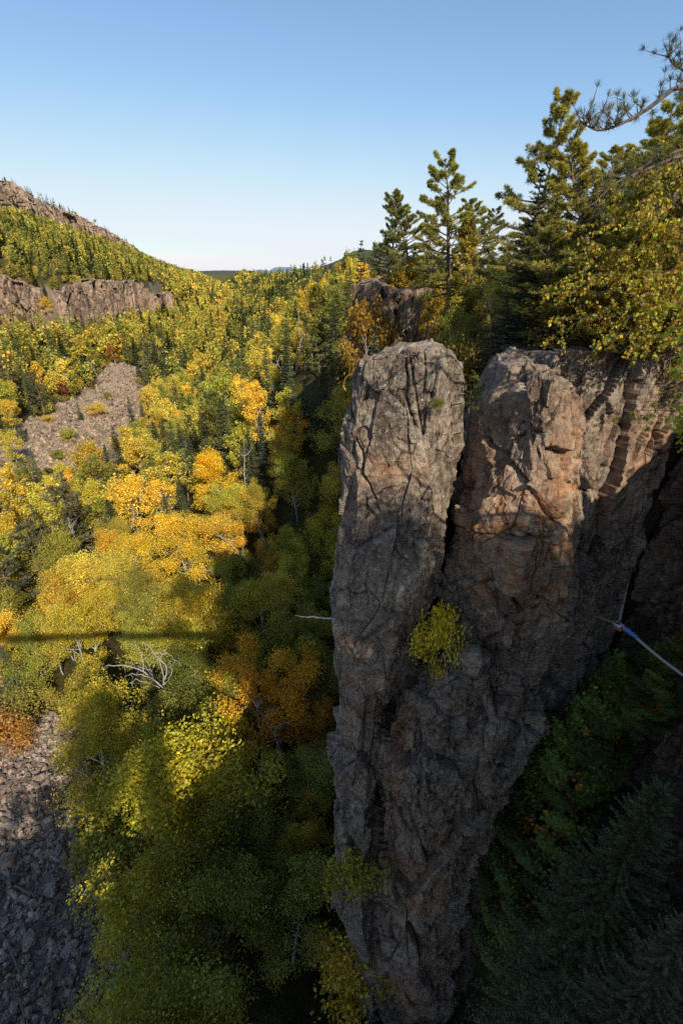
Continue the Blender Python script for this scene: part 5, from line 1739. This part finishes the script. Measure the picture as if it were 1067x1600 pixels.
# ------------------------------------------------------------------ the footbridge the picture was taken from (its shadow falls across the valley)
def footbridge():
    o = thing('suspension_footbridge', 'plank suspension footbridge at the viewpoint, seen by the straight shadow it throws', 'footbridge', (9.8, -.9, -1.8))
    inv = -np.array([9.8, -.9, -1.8])
    xs = np.linspace(10, -165, 500)

    def sag(x):
        return -1.8 - 4.2 * (1 - ((x + 78) / 88) ** 2) * np.clip((10 - x) / 175, 0, 1) ** .6
    T = MB()
    for x in np.arange(10, -165, -.22):
        z = float(sag(x)); v = [(x + a, -.9 + b, z + c) for c in (0, .045) for a, b in ((-.1, -.85), (.1, -.85), (.1, .55), (-.1, .55))]
        T.quads(v, [(0, 3, 2, 1), (4, 5, 6, 7), (0, 1, 5, 4), (1, 2, 6, 5), (2, 3, 7, 6), (3, 0, 4, 7)])
    link('deck', T.mesh('deck', M['plank']), o).location = inv
    for yy in (-1.78, -.33):
        T = MB(); T.tube(np.column_stack([xs, 0 * xs + yy, sag(xs) + 1.05]), .022, 6)
        link('handrail', T.mesh('handrail', M['steel'], True), o).location = inv
        T = MB(); T.tube(np.column_stack([xs, 0 * xs + yy, sag(xs) - .08]), .03, 6)
        link('cable', T.mesh('cable', M['steel'], True), o).location = inv
        T = MB()
        for x in np.arange(9.5, -165, -1.2):
            T.tube([(x, yy, sag(x) - .08), (x, yy, sag(x) + 1.05)], .01, 4)
        link('netting', T.mesh('netting', M['steel'], True), o).location = inv


footbridge()

# ------------------------------------------------------------------ light, sky, camera
SUN_AZ, SUN_EL = rad(156), rad(36)        # azimuth clockwise from +Y
w = bpy.data.worlds.new('World'); sc.world = w; w.use_nodes = True
nt = w.node_tree
bg = nt.nodes['Background']
sky = nt.nodes.new('ShaderNodeTexSky'); sky.sky_type = 'NISHITA'
sky.sun_disc = False; sky.sun_elevation = SUN_EL; sky.sun_rotation = SUN_AZ
sky.altitude = 300; sky.air_density = 1.0; sky.dust_density = .4; sky.ozone_density = 1.6
sk = mix(nt, 1.0, sky.outputs[0], (1.24, 1.17, 1.12), 'MULTIPLY'); 
# clear-air response: the very bright horizon band of the sky model is rolled off channel by channel
hv = mix(nt, 1.0, sk, (.075, .075, .075), 'MULTIPLY')
cv = nt.nodes.new('ShaderNodeRGBCurve'); nt.links.new(hv, cv.inputs[1])
for ch, pts in enumerate(([(.0, .0), (.16, .255), (.22, .345), (.30, .49), (.405, .64), (.59, .79), (.785, .835), (1, .86)], [(0, 0), (.25, .455), (.33, .58), (.44, .73), (.55, .82), (.715, .88), (1, .92)],
                          [(0, 0), (.2, .44), (.395, .765), (.49, .89), (.6, .94), (.7, .955), (1, .97)])):
    c_ = cv.mapping.curves[ch]
    c_.points[0].location = pts[0]; c_.points[-1].location = pts[-1]
    for p_ in pts[1:-1]:
        c_.points.new(*p_)
cv.mapping.update()
ex = nt.nodes.new('ShaderNodeVectorMath'); ex.operation = 'SUBTRACT'; nt.links.new(hv, ex.inputs[0]); ex.inputs[1].default_value = (.8, .8, .8)
mx = nt.nodes.new('ShaderNodeVectorMath'); mx.operation = 'MAXIMUM'; nt.links.new(ex.outputs[0], mx.inputs[0]); mx.inputs[1].default_value = (0, 0, 0)
sm_ = nt.nodes.new('ShaderNodeVectorMath'); sm_.operation = 'MULTIPLY_ADD'; nt.links.new(mx.outputs[0], sm_.inputs[0]); sm_.inputs[1].default_value = (1.9, 1.9, 1.9)
nt.links.new(cv.outputs[0], sm_.inputs[2])                 # the bright sky round the sun keeps its strength
sk = mix(nt, 1.0, sm_.outputs[0], (1 / .15,) * 3, 'MULTIPLY')
nt.links.new(sk, bg.inputs[0]); bg.inputs[1].default_value = .15

sun = bpy.data.lights.new('Sun', 'SUN'); sun.energy = 5.0; sun.angle = rad(.53); sun.color = (1.0, .90, .74)
so = bpy.data.objects.new('Sun', sun); COL.objects.link(so)
to = np.array([math.sin(SUN_AZ) * math.cos(SUN_EL), math.cos(SUN_AZ) * math.cos(SUN_EL), math.sin(SUN_EL)])
from mathutils import Vector
so.rotation_euler = Vector(-to).to_track_quat('-Z', 'Y').to_euler()

cam = bpy.data.cameras.new('Camera'); co = bpy.data.objects.new('Camera', cam); COL.objects.link(co)
cam.sensor_fit = 'VERTICAL'; cam.sensor_height = 36; cam.sensor_width = 24; cam.lens = F / 1600 * 36
cam.clip_start = .05; cam.clip_end = 20000
co.location = (0, 0, 0); co.rotation_euler = (rad(90) - PITCH, 0, 0)
sc.camera = co
sc.render.engine = 'CYCLES'
sc.view_settings.view_transform = 'Standard'; sc.view_settings.look = 'None'; sc.view_settings.exposure = 0; sc.view_settings.gamma = 1
sc.cycles.max_bounces = 6; sc.cycles.diffuse_bounces = 4; sc.cycles.glossy_bounces = 2; sc.cycles.transmission_bounces = 4
sc.cycles.use_denoising = False
